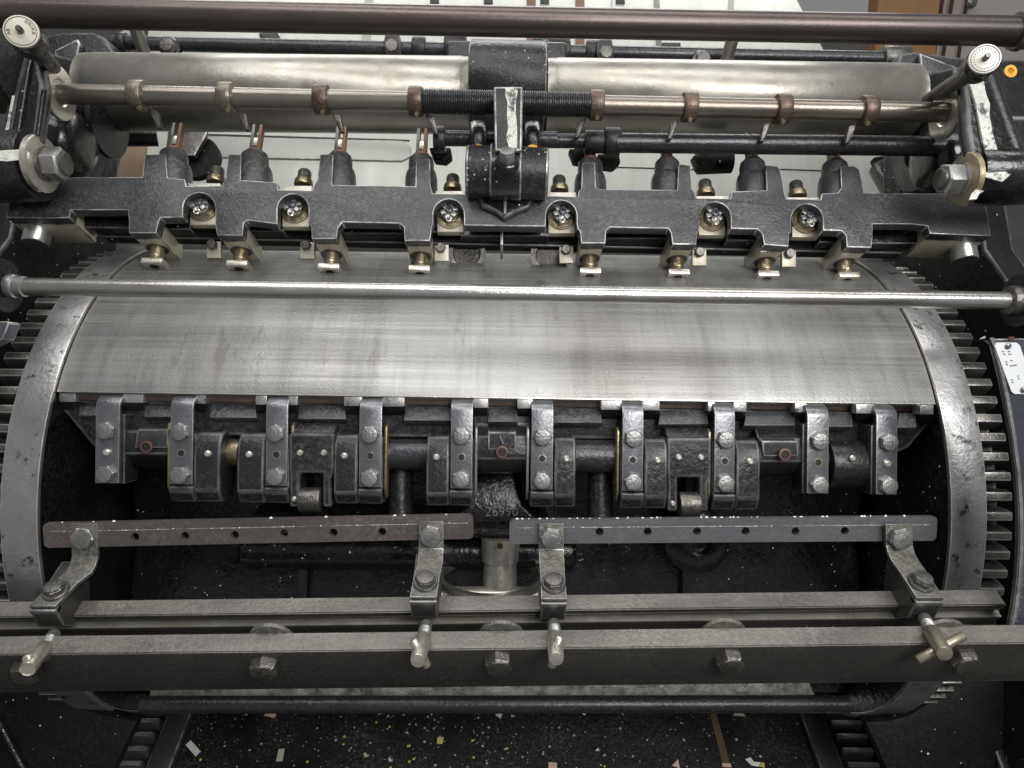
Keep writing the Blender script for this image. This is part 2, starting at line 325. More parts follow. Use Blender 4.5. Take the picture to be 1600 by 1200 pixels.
for (dx, dy, ln) in ((7, 8, 3), (16, 8, 3), (9, 12, 3), (17, 12, 5), (12, 24, 3), (20, 22, 3), (13, 28, 3), (19, 30, 5), (25, 29, 5), (21, 52, 3), (31, 46, 2), (32, 50, 2), (22, 56, 3)):
    x, y = 1556+dx, 540+dy; b.prism(sp_.ps([(x, y), (x+ln, y), (x+ln+.3, y+1.4), (x+.3, y+1.4)], -.0075), into(-10)*.001)
b.build('label_print', 'steel', lb)
MB().prism(sp_.ps([(1575, 526), (1583, 526), (1585, 532), (1577, 532)], -.004), into(-10)*.003).build('red_mark', 'red', t)
b = MB()
for i in range(46):
    f = i/45; y = 800 + 170*f; xl = 1592.5 - 14*max(0, (y-860)/115)**1.5
    ln = 7 if i % 5 == 0 else 4
    b.prism(sp_.ps([(xl+4, y), (xl+4+ln, y), (xl+4+ln, y+1.1), (xl+4, y+1.1)], -.004), into(-10)*.002)
b.build('scale_ticks', 'scaleedge', t)
pc = PL(5, 520, 2.0, 0)
tag(MB().prism(pc.ps([(-60, 502), (12, 502), (14, 505), (4, 530), (-60, 560)]), FW*.05).build('guard_corner', 'bluegrey', bevel=.006, edge='edge'), 'small blue grey plate corner poking in at the left edge below the polished rod', 'guard')

# ================================================================== IMPRESSION CYLINDER
VC, WC = .410, 3.215
def C(X, R, ph): return MP(X, VC + R*math.sin(ph), WC - R*math.cos(ph))
def phi_at(py, px, R):      # cylinder angle seen at a pixel (front side)
    r = ray(px, py); best = None
    for i in range(-1000, 1100):
        ph = i/1000; P = C((px-800)/FPX*2.3, R, ph)-CAM
        yy = 600 + FPX*P.dot(cD)/P.dot(cF)
        if best is None or abs(yy-py) < best[0]: best = (abs(yy-py), ph)
    return best[1]
t = thing('impression_cylinder', 'huge worn steel impression cylinder with open gap, filling the middle of the picture', 'cylinder', C(0, 1, math.pi/2))
cyl = t
XL, XR = -1.557, 1.548
pe0, pe1 = phi_at(612, 90, .988), phi_at(632, 1462, .988)
ptail = 1.25
xb0, xb1 = XL+.118, XR-.118
b = MB(); N = 96; rings = []
for i in range(N+1):
    f = i/N
    def a_(p): return p*(1-f) + (ptail-2*math.pi)*f
    rings.append([C(xb0, .988, a_(pe0)), C(xb1, .988, a_(pe1)), C(xb1, .93, a_(pe1)), C(xb0, .93, a_(pe0))])
b.loft(rings); shell = b.build('drum_shell', 'drum', t, bevel=.003, edge='bright')
def ringpart(x0, x1, r0, r1, name, mt, bev=.006, **k):
    b = MB(); b.lathe(MP(x0, VC, WC), EX, [(0, r0), (0, r1), (x1-x0, r1), (x1-x0, r0)], 160)
    return b.build(name, mt, t, bevel=0, **k)
def annulus(x0, x1, ri, ro, name, mt, **k):
    b = MB(); n = 200
    b.loft([[C(x0, ri, a), C(x0, ro, a), C(x1, ro, a), C(x1, ri, a)] for a in [2*math.pi*i/n for i in range(n+1)]], cap=False)
    return b.build(name, mt, t, **k)
for s, x in ((-1, XL), (1, XR)):
    annulus(x, x-s*.115, .984, 1.0, 'bearer_ring', 'ring', bevel=.003, edge='bright')
    b = MB(); b.lathe(MP(x-s*.004, VC, WC), EX*(-s), [(0, .2), (0, .983), (.108, .983), (.108, .2)], 160); b.build('end_disc', 'glossclean', t)
    # gear
    b = MB(); NT = 96; gx0, gx1 = x+s*.008, x+s*.098
    b.lathe(MP(gx0, VC, WC), EX*s, [(0, .5), (0, .905), (.090, .905), (.090, .5)], 120)
    g = b.build('gear_wheel', 'geardark', t)
    b = MB()
    for i in range(NT):
        a0 = 2*math.pi*i/NT; h1, h2 = .0250, .0135
        def q(xx): return [C(xx, .895, a0-h1), C(xx, .950, a0-h1*.86), C(xx, .978, a0-h2), C(xx, .978, a0+h2), C(xx, .950, a0+h1*.86), C(xx, .895, a0+h1)]
        b.loft([q(gx0), q(gx1)])
    o = b.build('gear_teeth', 'gear', g, bevel=.0035, edge='steel'); o['kind'] = 'stuff' if False else 'part'; del o['kind']
# inside of the gap: rough oily casting
prof = [(.06, 2.42), (.16, 2.50), (.22, 2.62), (.34, 2.72), (.62, 2.76), (.86, 2.72), (1.05, 2.74), (1.25, 2.86), (1.30, 3.0), (.6, 3.1), (0, 2.9)]
b = MB(); b.ext(prof, xb0+.012, xb1-.012); b.build('gap_floor', 'gloss', t, bevel=.03, seg=4)
b = MB(); q = PL(470, 870, 2.66, 0)
for x0, x1, y0, y1 in ((420, 860, 842, 866),): b.ext([(.56, 2.60), (.60, 2.56), (.66, 2.56), (.70, 2.64), (.70, 2.8), (.56, 2.8)], -.95, .28)
b.build('gap_rib', 'gloss', t, bevel=.02, seg=3)
for xc in (-.75, .72): # ribs across the floor
    MB().ext([(.3, 2.62), (.5, 2.70), (.9, 2.68), (1.1, 2.74), (1.1, 2.85), (.3, 2.85)], xc-.02, xc+.02).build('gap_rib', 'glossclean', t, bevel=.012)
for xc in (422, 1092):
    c = W(xc, 848, 2.60); MB().lathe(c + FW*.1, -FW, [(0, .13), (.08, .12), (.10, .09), (.10, .05), (.06, .045)], 32).build('floor_boss', 'glossclean', t)
# posts under the gripper shaft
for xc in (626, 938):
    MB().tube(W(xc, 716, 2.44), W(xc, 818, 2.42), .040, .046).build('support_post', 'cast', t)
# the trailing edge
b = MB(); te = PL(780, 1080, 2.72, 0); b.prism(te.ps([(236, 1066), (1262, 1060), (1275, 1090), (232, 1094)]), FW*.12); b.build('trailing_edge', 'lightstrip', t, bevel=.006)
# hub in the middle of the gap
PH = PL(780, 880, 2.50, 0)
b = MB(); b.lathe(W(781, 928, 2.50), up(0), [(0, .062), (.115, .058), (.118, .066), (.20, .069), (.202, .066)], 32)
h = b.build('hub_shaft', 'bright', t, smooth=40)
MB().lathe(W(781, 853, 2.424), -FW, [(0, .017), (.004, .017), (.004, .011), (-.004, .010)], 24).build('oil_hole', 'brass', h)
MB().lathe(W(781, 853, 2.423), -FW, [(0, .010), (.001, .0098)], 20).build('oil_bore', 'hole', h)
b = MB(); b.lathe(W(768, 912, 2.50), up(-4), [(0, .19), (.004, .193), (.022, .193), (.026, .188)], 64) if False else None
c_ = W(768, 906, 2.50); ax_ = up(-6); a_, q_ = perp(ax_)
b.loft([[c_ + (a_*math.cos(k_) + q_*math.sin(k_))*rr_ + ax_*hh for rr_, hh in ((.172, 0), (.192, 0), (.192, .022), (.172, .022))] for k_ in [2*math.pi*i/64 for i in range(65)]], cap=False); b.build('hub_rim', 'rod', t)
b = MB(); b.lathe(W(770, 930, 2.46), EX, [(-.18, .03), (.20, .03)], 24); b.build('hub_bar', 'bright', t)
# flared casting carrying the middle bearing with raised characters
O = MP(-.03, 0, 0)
def ring_flare(v, w, hw, hd): return [MP(-.015-hw, v, w+hd), MP(-.015-hw*.75, v, w), MP(-.015+hw*.75, v, w), MP(-.015+hw, v, w+hd), MP(-.015+hw, v, w+.3), MP(-.015-hw, v, w+.3)]
b = MB(); b.loft([ring_flare(.30, 2.46, .085, .03), ring_flare(.36, 2.44, .095, .03), ring_flare(.42, 2.42, .13, .05), ring_flare(.47, 2.42, .19, .09), ring_flare(.52, 2.44, .20, .09), ring_flare(.55, 2.50, .20, .06)])
b.build('bearing_flare', 'gloss', t, bevel=.012, seg=3)
fr = PL(780, 785, 2.42, 8)
b = MB(); b.text('BEI', fr.p(782, 788, -.006), EX, up(8), -into(8), .042, .005); b.text('26990', fr.p(784, 800, -.006), EX, up(8), -into(8), .046, .005)
b.build('cast_characters', 'castbar', t)
# edge beam under the printing edge with its little silver lugs
def yo(px): return (px-88)*20/1377.
b = MB()
x0_, x1_ = W(96, 612, 2.3).x, W(1458, 632, 2.3).x
pl = PL(800, 640, 2.345, 0)
b.prism(pl.ps([(94, 622), (1460, 641), (1462, 652), (1420, 700), (1385, 716), (1330, 716), (1290, 690), (270, 680), (215, 700), (150, 704), (97, 640)]), FW*.22)
b.build('edge_beam', 'cast', t, bevel=.012, edge='edgelow')
pl = PL(800, 622, 2.325, -12)
b = MB(); b.prism(pl.ps([(92, 613), (1464, 632), (1464, 644), (92, 625)]), into(-12)*.03); b.build('packing_strip', 'brown', t, bevel=.002)
LUG = [(92, 118), (189, 224), (305, 321), (399, 417), (450, 465), (537, 566), (596, 632), (739, 763), (808, 833), (939, 972), (1003, 1031), (1106, 1118), (1146, 1167), (1242, 1262), (1338, 1367), (1438, 1459)]
for x0, x1 in LUG:
    y = 613+yo((x0+x1)/2); p2 = PL((x0+x1)/2, y, 2.292, 0)
    b = MB(); b.prism(p2.ps([(x0, y), (x1, y), (x1, y+15), (x0, y+15)]), FW*.05)
    lug = b.build('edge_lug', 'ring', t, bevel=.004)
    b = MB(); A = p2.ps([(x0+1, y+15.5), (x1-1, y+15.5)]); B_ = PL(0, y+34, 2.34).ps([(x0+1, y+34), (x1-1, y+34)])
    b.prism([A[0], A[1], B_[1], B_[0]], FW*.07); b.build('lug_root', 'cast', lug, bevel=.004)
for x0, x1 in ((126, 152), (228, 268), (330, 398), (468, 538), (634, 706), (765, 806), (866, 938), (1032, 1104), (1166, 1240), (1296, 1330), (1405, 1430)):
    y = 626+yo(x0); p2 = PL(x0, y, 2.335, 34)
    MB().prism(p2.ps([(x0, y), (x1, y), (x1+3, y+23), (x0-3, y+23)]), into(34)*.03).build('sloping_plate', 'castbar', t, bevel=.003, edge='edgelow')
# three bearing brackets of the gripper shaft
BR = ((190, 266, 698, 0), (740, 829, 706, 1), (1187, 1260, 710, 0))
for x0, x1, yc, raised in BR:
    P0 = W(x0, yc, 2.285); P1 = W(x1, yc, 2.285)
    pr = [(-.185, .10), (-.13, .055), (-.085, .05), (-.055, .022), (-.05, .012), (0, 0), (.024, .002), (.032, .012), (.07, .05), (.085, .11), (.0, .16), (-.16, .16)]
    b = MB(); L0 = [V((P0.x, 0, 0)) + V((0, *(P0 + DN*v + FW*w)[1:])) for v, w in pr]
    b.prism([V((P0.x, p.y, p.z)) for p in [P0 + DN*v + FW*w for v, w in pr]], P1-P0)
    br = b.build('bearing_bracket', 'cast', t, bevel=.006, seg=2, edge='edgelow')
    cx = (x0+x1)/2 if raised else (x0+x1)/2 + (2 if x0 < 1000 else 2)
    p2 = PL(cx, yc, 2.283, -12)
    if raised: q = [(cx-22, yc-32), (cx+22, yc-32), (cx+22, yc-4), (cx-22, yc-4)]
    elif x0 < 1000: q = [(x0+26, yc-28), (x1-1, yc-28), (x1-1, yc+1), (x0+22, yc+1)]
    else: q = [(x0+2, yc-22), (x1-14, yc-22), (x1-14, yc+2), (x0+4, yc+2)]
    MB().prism(p2.ps(q, -.008), into(-12)*.03).build('bearing_pad', 'castbar', br, bevel=.005, edge='edge')
    c = W(cx, yc, 2.262); rr = MB(); rr.lathe(c, -FW, [(0, .020), (.007, .0195), (.008, .0135), (.002, .013)], 28); rr.build('oil_hole_rim', 'red', br)
    MB().lathe(c, -FW, [(0, .0135), (.0045, .013)], 24).build('oil_hole', 'hole', br)
    if raised:
        MB().prism(p2.ps([(cx-4, yc-26), (cx-3, yc-27.5), (cx+3, yc-14), (cx+1.5, yc-13)], -.012), into(-12)*.004).build('stamped_mark', 'edge', br)

# ================================================================== GRIPPER SHAFT + FORK LEVERS
def gy(px): return 703 + (px-165)*14/1225.
t = thing('gripper_shaft', 'dark horizontal gripper shaft running through the open gap behind the finger clamps', 'shaft', W(780, 730, 2.36))
SHW = 2.36
def seg(x0, x1, r, name, mt, n=32):
    o = MB(); o.tube(W(x0, gy(x0)+1, SHW), W(x1, gy(x1)+1, SHW), r, n=n); return o.build(name, mt, t)
seg(160, 1385, .040, 'shaft_core', 'blackrod'); seg(340, 378, .046, 'brass_sleeve', 'brass'); seg(596, 670, .054, 'shaft_section', 'blackrod'); seg(898, 975, .056, 'shaft_section', 'blackrod')
o = MB(); p, q = W(1286, gy(1286)+9, 2.37), W(1370, gy(1370)+10, 2.37); o.lathe(p, q-p, [(0, .086), ((q-p).length*.7, .086), ((q-p).length, .07)], 40); o.build('end_sleeve', 'cast', t, bevel=.006)
b = MB(); b.lathe(W(1331, 716, 2.285), -FW, [(0, .0105), (.007, .0105), (.012, .006)], 20); b.build('rivet', 'pin', t)
for x0, x1, side in ((451, 523, -1), (1042, 1112, 1)):
    f0 = PL((x0+x1)/2, 700, 2.272, 0); yc = gy((x0+x1)/2)
    prt = MB(); h0 = x0 + (17 if side < 0 else 17); h1 = x1 - 19
    outer = [(x0, yc-30), (x1, yc-30), (x1, yc+28), (h1+14, yc+42), (h1+14, yc+86), (h1, yc+86), (h1, yc+33), (h0, yc+33), (h0, yc+86), (h0-16, yc+86), (h0-16, yc+44), (x0, yc+26)]
    prt.prism(f0.ps(outer), FW*.09); lv = prt.build('fork_lever', 'cast', t, bevel=.010, seg=3, edge='edgelow')
    b = MB(); pts = [(yc-30, .0), (yc-40, .02), (yc-46, .05), (yc-46, .12), (yc-30, .12)]
    b.prism([W(x0, y, 2.274) + FW*d for y, d in pts], W(x1, yc, 2.274)-W(x0, yc, 2.274)); b.build('fork_crown', 'cast', lv, bevel=.008)
    for px in (x0+18, x1-17): MB().lathe(W(px, yc+1, 2.272), -FW, [(-.002, .0105), (.006, .0105), (.012, .006)], 20).build('rivet', 'pin', lv)
    MB().lathe(W(h0-8, yc+73, 2.272), -FW, [(-.002, .009), (.005, .009), (.010, .005)], 20).build('rivet', 'pin', lv)
    r = MB(); r.tube(W(h0+1, yc+74, 2.30), W(h1-1, yc+74, 2.30), .040, n=32); r.build('cam_roller', 'boltdark', lv, bevel=.004)
    c = W((h0+h1)/2, yc+72, 2.262); MB().lathe(c, -FW, [(-.004, .009), (.002, .009), (.002, .005), (-.003, .005)], 20).build('roller_oiler', 'brass', lv)

# ================================================================== TEN GRIPPER FINGERS
PXW = 2.27/FPX
FING = [ # strip x0, x1, top y, clamp direction (-1 left, 1 right, 0 none), clamp reach px, how to find it
 (150, 187, 'first gripper finger from the left, narrow strip without clamp block, beside the black end wall'),
 (267, 302, 'second gripper finger, clamped left of the brass sleeve, polished bend at top'),
 (416, 450, 'gripper finger just right of the brass sleeve, touching the left fork lever'),
 (562, 597, 'gripper finger with brass-lined edge just right of the left fork lever'),
 (705, 739, 'gripper finger immediately left of the middle bearing bracket'),
 (831, 865, 'gripper finger immediately right of the middle bearing bracket'),
 (973, 1006, 'gripper finger with slotted bolt heads, left of the right fork lever'),
 (1117, 1149, 'gripper finger just right of the right fork lever, clamp block at its right'),
 (1262, 1296, 'gripper finger against the black end sleeve, with rusty empty pin hole'),
 (1370, 1403, 'last gripper finger on the far right with bright pin, against the gap end wall')]
BLK = {1: (1, 78), 2: (-1, 78), 3: (-1, 74), 4: (-1, 72), 5: (1, 70), 6: (1, 71), 7: (1, 72)}
def strip_profile():
    out = [(.0, .060), (.006, .035), (.016, .016), (.030, .004), (.048, 0), (.292, 0)]
    return out
for i, (x0, x1, lab) in enumerate(FING):
    xc = (x0+x1)/2; ty = 612 + (xc-88)*20/1377.; k = 2.262/FPX
    O = W(xc, ty, 2.262); O = O; hw = (x1-x0)/2*k
    t = thing('gripper_finger', lab, 'gripper finger', O + DN*.29, 'gripper fingers along the gripper shaft')
    P = lambda a, d, z: O + EX*a + DN*d + FW*z
    th = .013
    pr = strip_profile(); inner = [(d + (th*.6 if z > .001 else 0), z+th) for d, z in pr][::-1]; inner[0] = (.292, th); inner[-1] = (.016, .066)
    MB().prism([P(-hw, d, z) for d, z in pr+inner], EX*2*hw).build('finger_strip', 'strip', t, bevel=.003, edge='steel')
    b1, b2, bp = .123, .262, .192
    ht = P(0, bp, 0)
    for dd in (b1, b2): hexbolt(P(0, dd, -.001), -FW, .0305, .018, t, 'bolt', slot=(i == 6))
    if i in (0, 9): MB().lathe(P(0, bp, -.001), -FW, [(0, .0125), (.006, .0125), (.012, .007)], 20).build('locating_pin', 'pin', t)
    else:
        b = MB(); b.lathe(P(0, bp, -.0005), -FW, [(0, .0125), (.0012, .012)], 20); b.build('pin_hole', 'hole', t)
        b = MB(); b.lathe(P(0, bp, -.0005), -FW, [(0, .0145), (.002, .014), (.0022, .0105), (0, .0102)], 20); b.build('pin_hole_rim', 'brass' if i in (3, 8) else 'steel', t)
    if i in BLK:
        sg, reach = BLK[i]; k2 = 2.262/FPX; rx = reach*k2
        a0, a1 = (-hw-.003, rx-hw) if sg > 0 else (hw+.003, -(rx-hw))
        s0 = hw*sg + .004*sg
        bot = .352 if i != 3 else .350
        prA = [(.13, .10), (.118, .055), (.128, .022), (.155, .003), (.20, -.004), (.312, -.004), (bot, .022), (bot, .12), (.2, .16)]
        blk = MB().prism([P(s0, d, z) for d, z in prA], EX*(a1-s0)).build('clamp_block', 'cast', t, bevel=.008, seg=3, edge='edgelow')
        prB = [(.13, .10), (.13, .016), (.296, .016), (.298, -.004), (.316, -.004), (bot, .022), (bot, .12), (.2, .16)]
        MB().prism([P(a0, d, z) for d, z in prB], EX*(s0-a0)).build('clamp_ledge', 'cast', blk, bevel=.007, seg=3, edge='edgelow')
        MB().lathe(P((s0+a1)/2 + sg*.004, bp, -.003), -FW, [(-.002, .0110), (.006, .0110), (.012, .006)], 20).build('rivet', 'pin', blk)
        sx = (a0 - sg*.004)
        MB().prism([P(sx-sg*.0, d, z) for d, z in ((.09, .03), (.10, .014), (.30, .014), (.33, .03), (.33, .06), (.09, .06))], EX*(-sg*.008)).build('shim_plate', 'brass' if i in (1, 2, 3, 6, 7) else 'steel', t, bevel=.002)
    else:
        sg = 1 if i == 0 else -1
        MB().prism([P(sg*(hw-.004), d, z) for d, z in ((.07, .018), (.296, .018), (.296, .10), (.07, .10))], EX*(sg*.012)).build('backing_plate', 'cast', t, bevel=.004, edge='edgelow')

# ================================================================== RAILS, STRAIGHT SCRAPERS
def yl(pts, x):   # piecewise linear
    for (a, b_), (c, d) in zip(pts[:-1], pts[1:]):
        if x <= c: return b_ + (d-b_)*(x-a)/(c-a)
    return pts[-1][1]
def rail(name, label, L, Rr, prof, mtop, w, bev=.004):
    b = MB(); A = W(*L, w); B_ = W(*Rr, w)
    ring = lambda P: [P + BACK*y + DOWN*z for y, z in prof]
    b.loft([ring(A), ring(B_)]); return b, A, B_
t = thing('lower_rail', 'broad dark steel rail across the whole front with big hex bolts in its face', 'rail', W(780, 1070, 1.97))
b, A, B_ = rail('', '', (-90, 1025), (1700, 1004.5), [(0, 0), (.061, 0), (.061, .180), (0, .180)], '', 1.95)
b.build('rail_bar', 'raildark', t, bevel=.003, edge='rail')
b = MB(); A2, B2 = A + DOWN*(-.003) + BACK*.003, B_ + DOWN*(-.003) + BACK*.003
b.prism([A2, B2, B2+BACK*.055, A2+BACK*.055], DOWN*.0022); b.build('rail_top_face', 'rail', t)
for i, (x, y) in enumerate(((46, 1043), (415, 1037), (779, 1030), (1138, 1027), (1503, 1026))):
    r = ray(x, y); c = CAM + r*((A-CAM).dot(BACK)/r.dot(BACK)); c = CAM + r*(((A + (B_-A)*((x+90)/1790.))-CAM).dot(BACK)/r.dot(BACK)) - BACK*.001
    hexbolt(c, -BACK, .040, .030, t, 'boltdark', name='rail_bolt', marks='10 9 8', rot=.35+.2*i)
for x, y in ((426, 984), (783, 979), (1128, 976), (1468, 977)):
    MB().lathe(W(x, y+12, 2.03), -BACK, [(0, .066), (.010, .064), (.014, .05)], 32).build('rail_washer', 'strap', t)
t = thing('upper_rail', 'narrower grooved steel rail lying just behind the lower rail, ending short of the right edge', 'rail', W(780, 975, 2.1))
b, A3, B3 = rail('', '', (-90, 966), (1573, 945.7), [(0, 0), (.058, 0), (.058, .09), (.0, .09), (0, .062), (-.006, .060), (-.006, .048), (.022, .046), (.022, .020), (0, .018)], '', 2.10)
b.build('rail_bar', 'raildark', t, bevel=.0025, edge='rail')
b = MB(); A2, B2 = A3 - DOWN*.003 + BACK*.003, B3 - DOWN*.003 + BACK*.003 - EX*.004
b.prism([A2, B2, B2+BACK*.051, A2+BACK*.051], DOWN*.0022); b.build('rail_top_face', 'rail', t)
b = MB(); A2, B2 = A3 + DOWN*.045 - BACK*.007, B3 + DOWN*.045 - BACK*.007
b.prism([A2, B2, B2+BACK*.024, A2+BACK*.024], DOWN*.0025); b.build('rail_lip', 'bright', t)
# scrapers
for (nm, lab, TL, TR, BL, Bh, holes, mt) in (
    ('scraper_plate', 'left scraper plate, brownish steel strip with small round holes, held above the upper rail', (66, 818), (739, 804), 853, .098, [(211, 839), (289, 837), (367, 836), (444, 833), (521, 832), (597, 831)], 'plum'),
    ('scraper_plate', 'right scraper plate, slate grey steel strip with small round holes, held above the upper rail', (796, 812), (1465, 807), 844, .093, [(937, 831), (1012, 830.5), (1089, 830), (1165, 830), (1243, 830), (1320, 829.5)], 'slate')):
    p2 = PL(600, 830, 2.15, -6); P0, P1 = p2.p(*TL), p2.p(*TR); ux = (P1-P0).normalized(); uy = ux.cross(into(-6)).normalized(); n_ = ux.cross(uy)
    if uy.z > 0: uy = -uy
    L = (P1-P0).length; n_ = into(-6)
    H = (p2.p((TL[0]+TR[0])/2, (TL[1]+TR[1])/2+38)-p2.p((TL[0]+TR[0])/2, (TL[1]+TR[1])/2)).length
    rc = .014
    def rcorner(cx, cy_, a): return [(cx+rc*math.cos(a+j*math.pi/8), cy_+rc*math.sin(a+j*math.pi/8)) for j in range(5)]
    out = rcorner(rc, rc, math.pi) + rcorner(L-rc, rc, -math.pi/2) + rcorner(L-rc, H-rc, 0) + rcorner(rc, H-rc, math.pi/2)
    hl = []
    for hx, hy in holes:
        d = p2.p(hx, hy)-P0; hl.append(circ(d.dot(ux), d.dot(uy), .0125, 16))
    t = thing(nm, lab, 'scraper', P0 + (P1-P0)/2 + uy*H, 'scraper plates above the rails')
    MB().plate(out, [h[::-1] for h in hl], P0, ux, uy, n_, .016).build('scraper_blade', mt, t, smooth=30)
    b = MB(); a_ = P0 + uy*.025 - n_*.001; b.prism([a_+ux*.02, a_+ux*(L-.02), a_+ux*(L-.02)+uy*.002, a_+ux*.02+uy*.002], n_*.0012)
    b.build('bevel_line', 'lightstrip', t); b = MB()
    for j in range(int(L/.028)):
        if random.random() < .5: b.lathe(a_+ux*(.03+j*.028+random.uniform(-.01, .01))+uy*random.uniform(-.001, .002), -n_, [(0, random.uniform(.0008, .0022)), (.002, .001)], 7)
    a_ = P0
    for j in range(60):
        if random.random() < (.6 if mt == 'slate' else .15): b.lathe(a_+ux*random.uniform(.02, L-.02)+n_*.008, -uy, [(0, random.uniform(.002, .006)), (random.uniform(.001, .004), .001)], 6)
    b.build('dust_fluff', 'papw', t)['kind'] = 'stuff'
# four strap brackets with wing screws
BK = [((107, 148), 820, (45, 86), 947, 'outer left strap bracket, slanting inward to the brown scraper, eye-shaped wing screw', (78, 1000), (43, 1046), ((60, 1012), (66, 1034)), (32, 30)),
      ((654, 693), 815, (640, 682), 933, 'strap bracket at the right end of the brown scraper, its wing screw tilted left', (664, 985), (653, 1033), ((645, 999), (669, 1043)), 0),
      ((842, 881), 818, (846, 886), 936, 'straight dusty strap bracket at the left end of the grey scraper', (866, 983), (869, 1030), ((875, 993), (861, 1043)), 0),
      ((1382, 1424), 818, (1432, 1476), 934, 'outer right strap bracket, slanting inward to the grey scraper, bronze cross handle', (1449, 975), (1476, 1022), ((1508, 992), (1432, 1032)), 0)]
for i, (tb, ty, fb_, fy, lab, s0, s1, pin, _) in enumerate(BK):
    pf = W(sum(fb_)/2, fy, 2.01); t = thing('strap_bracket', lab, 'bracket', pf + DOWN*.11, 'strap brackets clamped on the upper rail')
    fL, fR = W(fb_[0], fy, 2.01), W(fb_[1], fy, 2.01); hw = (fR-fL).length/2; fr_ = (fL+fR)/2
    tp = PL(800, 850, 2.142, -6); tc_ = tp.p(sum(tb)/2, ty); kn = tp.p(sum(tb)/2, ty+47); hw2 = (tp.p(tb[1], ty)-tp.p(tb[0], ty)).length/2
    kz = fr_.z; kn = V((kn.x, kn.y, kz)); th = .012
    TN = into(-6); TU = up(-6); tc2 = kn + TU*((tc_-kn).dot(TU)); tc2.x = tc_.x
    sec = [(fr_, V((0, 0, 1)), hw), (fr_ + (kn-fr_)*.5, V((0, 0, 1)), hw), (kn - BACK*.04, V((0, 0, 1)), hw2), (kn - BACK*.014 + V((0, 0, .001)), V((0, -.2, .95)), hw2), (kn + TU*.014, (V((0, 0, .35))-TN*.75).normalized(), hw2), (tc2, -TN, hw2)]
    b = MB(); b.loft([[c - EX*w_, c + EX*w_, c + EX*w_ - n_*th, c - EX*w_ - n_*th] for c, n_, w_ in sec]); b.build('strap', 'strap', t, bevel=.002, edge='steel')
    hexbolt(tc2 - TU*.042 - TN*.0005, -TN, .036, .022, t, 'bolt', name='tab_bolt', marks='8 8')
    u = (kn-fr_); q = fr_ + u*.34; q = fr_ + BACK*.052 + V((u.x*.052/u.y, 0, 0))
    hexbolt(q, V((0, 0, 1)), .030, .018, t, 'boltdark', name='strap_bolt', marks='8 8', washer=.036)
    # clamp block: hexagonal in side view
    pr = [(-.006, .012), (-.006, .085), (.022, .125), (.06, .145), (.105, .145), (.14, .10), (.175, .012)]
    b = MB(); b.prism([fr_ - EX*(hw) + BACK*y + DOWN*z for y, z in pr], EX*2*hw); b.build('clamp_body', 'raildark', t, bevel=.005, edge='rail')
    b = MB(); b.prism([fr_ - EX*(hw*1.0) + BACK*y + DOWN*z for y, z in ((-.008, .012), (-.008, .030), (.02, .030), (.02, .012))], EX*2*hw); b.build('clamp_lip', 'steel', t, bevel=.003)
    # wing screw
    a_ = W(*s0, 2.0); e_ = W(*s1, 1.86); ax = (e_-a_)
    b = MB(); prf = [(-.03, .018)]
    for j in range(10): prf += [(j*.0045, .0185), (j*.0045+.002, .0165)]
    b.lathe(a_, ax, prf, 20); sc_ = b.build('wing_screw', 'bolt', t)
    L = ax.length; b = MB(); b.lathe(a_ + ax*.22, ax, [(0, .018), (.006, .0215), (L*.78-.006, .0215), (L*.78, .019)] + ([(L*.78-.004, .017)] if i == 0 else [(L*.78+.001, .012)]), 28); b.build('screw_barrel', 'bronze' if i == 3 else 'bright', sc_, smooth=50)
    mid = a_ + ax*.55; c0, c1 = W(*pin[0], 1.905), W(*pin[1], 1.905)
    if i == 0: dv = (c0-mid).normalized(); c0 = mid - cF*.055 + cR*.004 - cD*.012; c1 = mid + cF*.05 + cD*.02
    dd = (c1-c0).normalized(); LL = (c1-c0).length
    MB().lathe(c0, dd, [(0, .007), (.004, .0125), (LL-.004, .0125), (LL, .007)], 20).build('cross_pin', 'bronze' if i == 3 else 'bright', sc_, smooth=60)

# ================================================================== POLISHED CROSS ROD
t = thing('polished_rod', 'slim polished steel rod crossing the picture in front of the big cylinder', 'rod', W(800, 480, 2.3))
p, q = W(20, 447.5, 2.30), W(1580, 470, 2.30)
rodm(p, q, .029, 40).build('rod_bar', 'rod', t)
ax = (q-p).normalized()
b = MB(); b.lathe(p, ax, [(-.012, .038), (.0, .041), (.010, .039), (.014, .034), (.04, .034), (.044, .027)], 32); b.build('rod_collar', 'steel', t)
b = MB(); b.lathe(q, -ax, [(-.02, .05), (.0, .05), (.012, .045), (.016, .034)], 32); b.build('rod_collar', 'boltdark', t)
for c, s in ((p, -1), (q, 1)):
    b = MB(); b.lathe(c + EX*s*.02, EX*s, [(0, .085), (.05, .10), (.3, .13)], 32); b.build('rod_boss', 'cast', t)

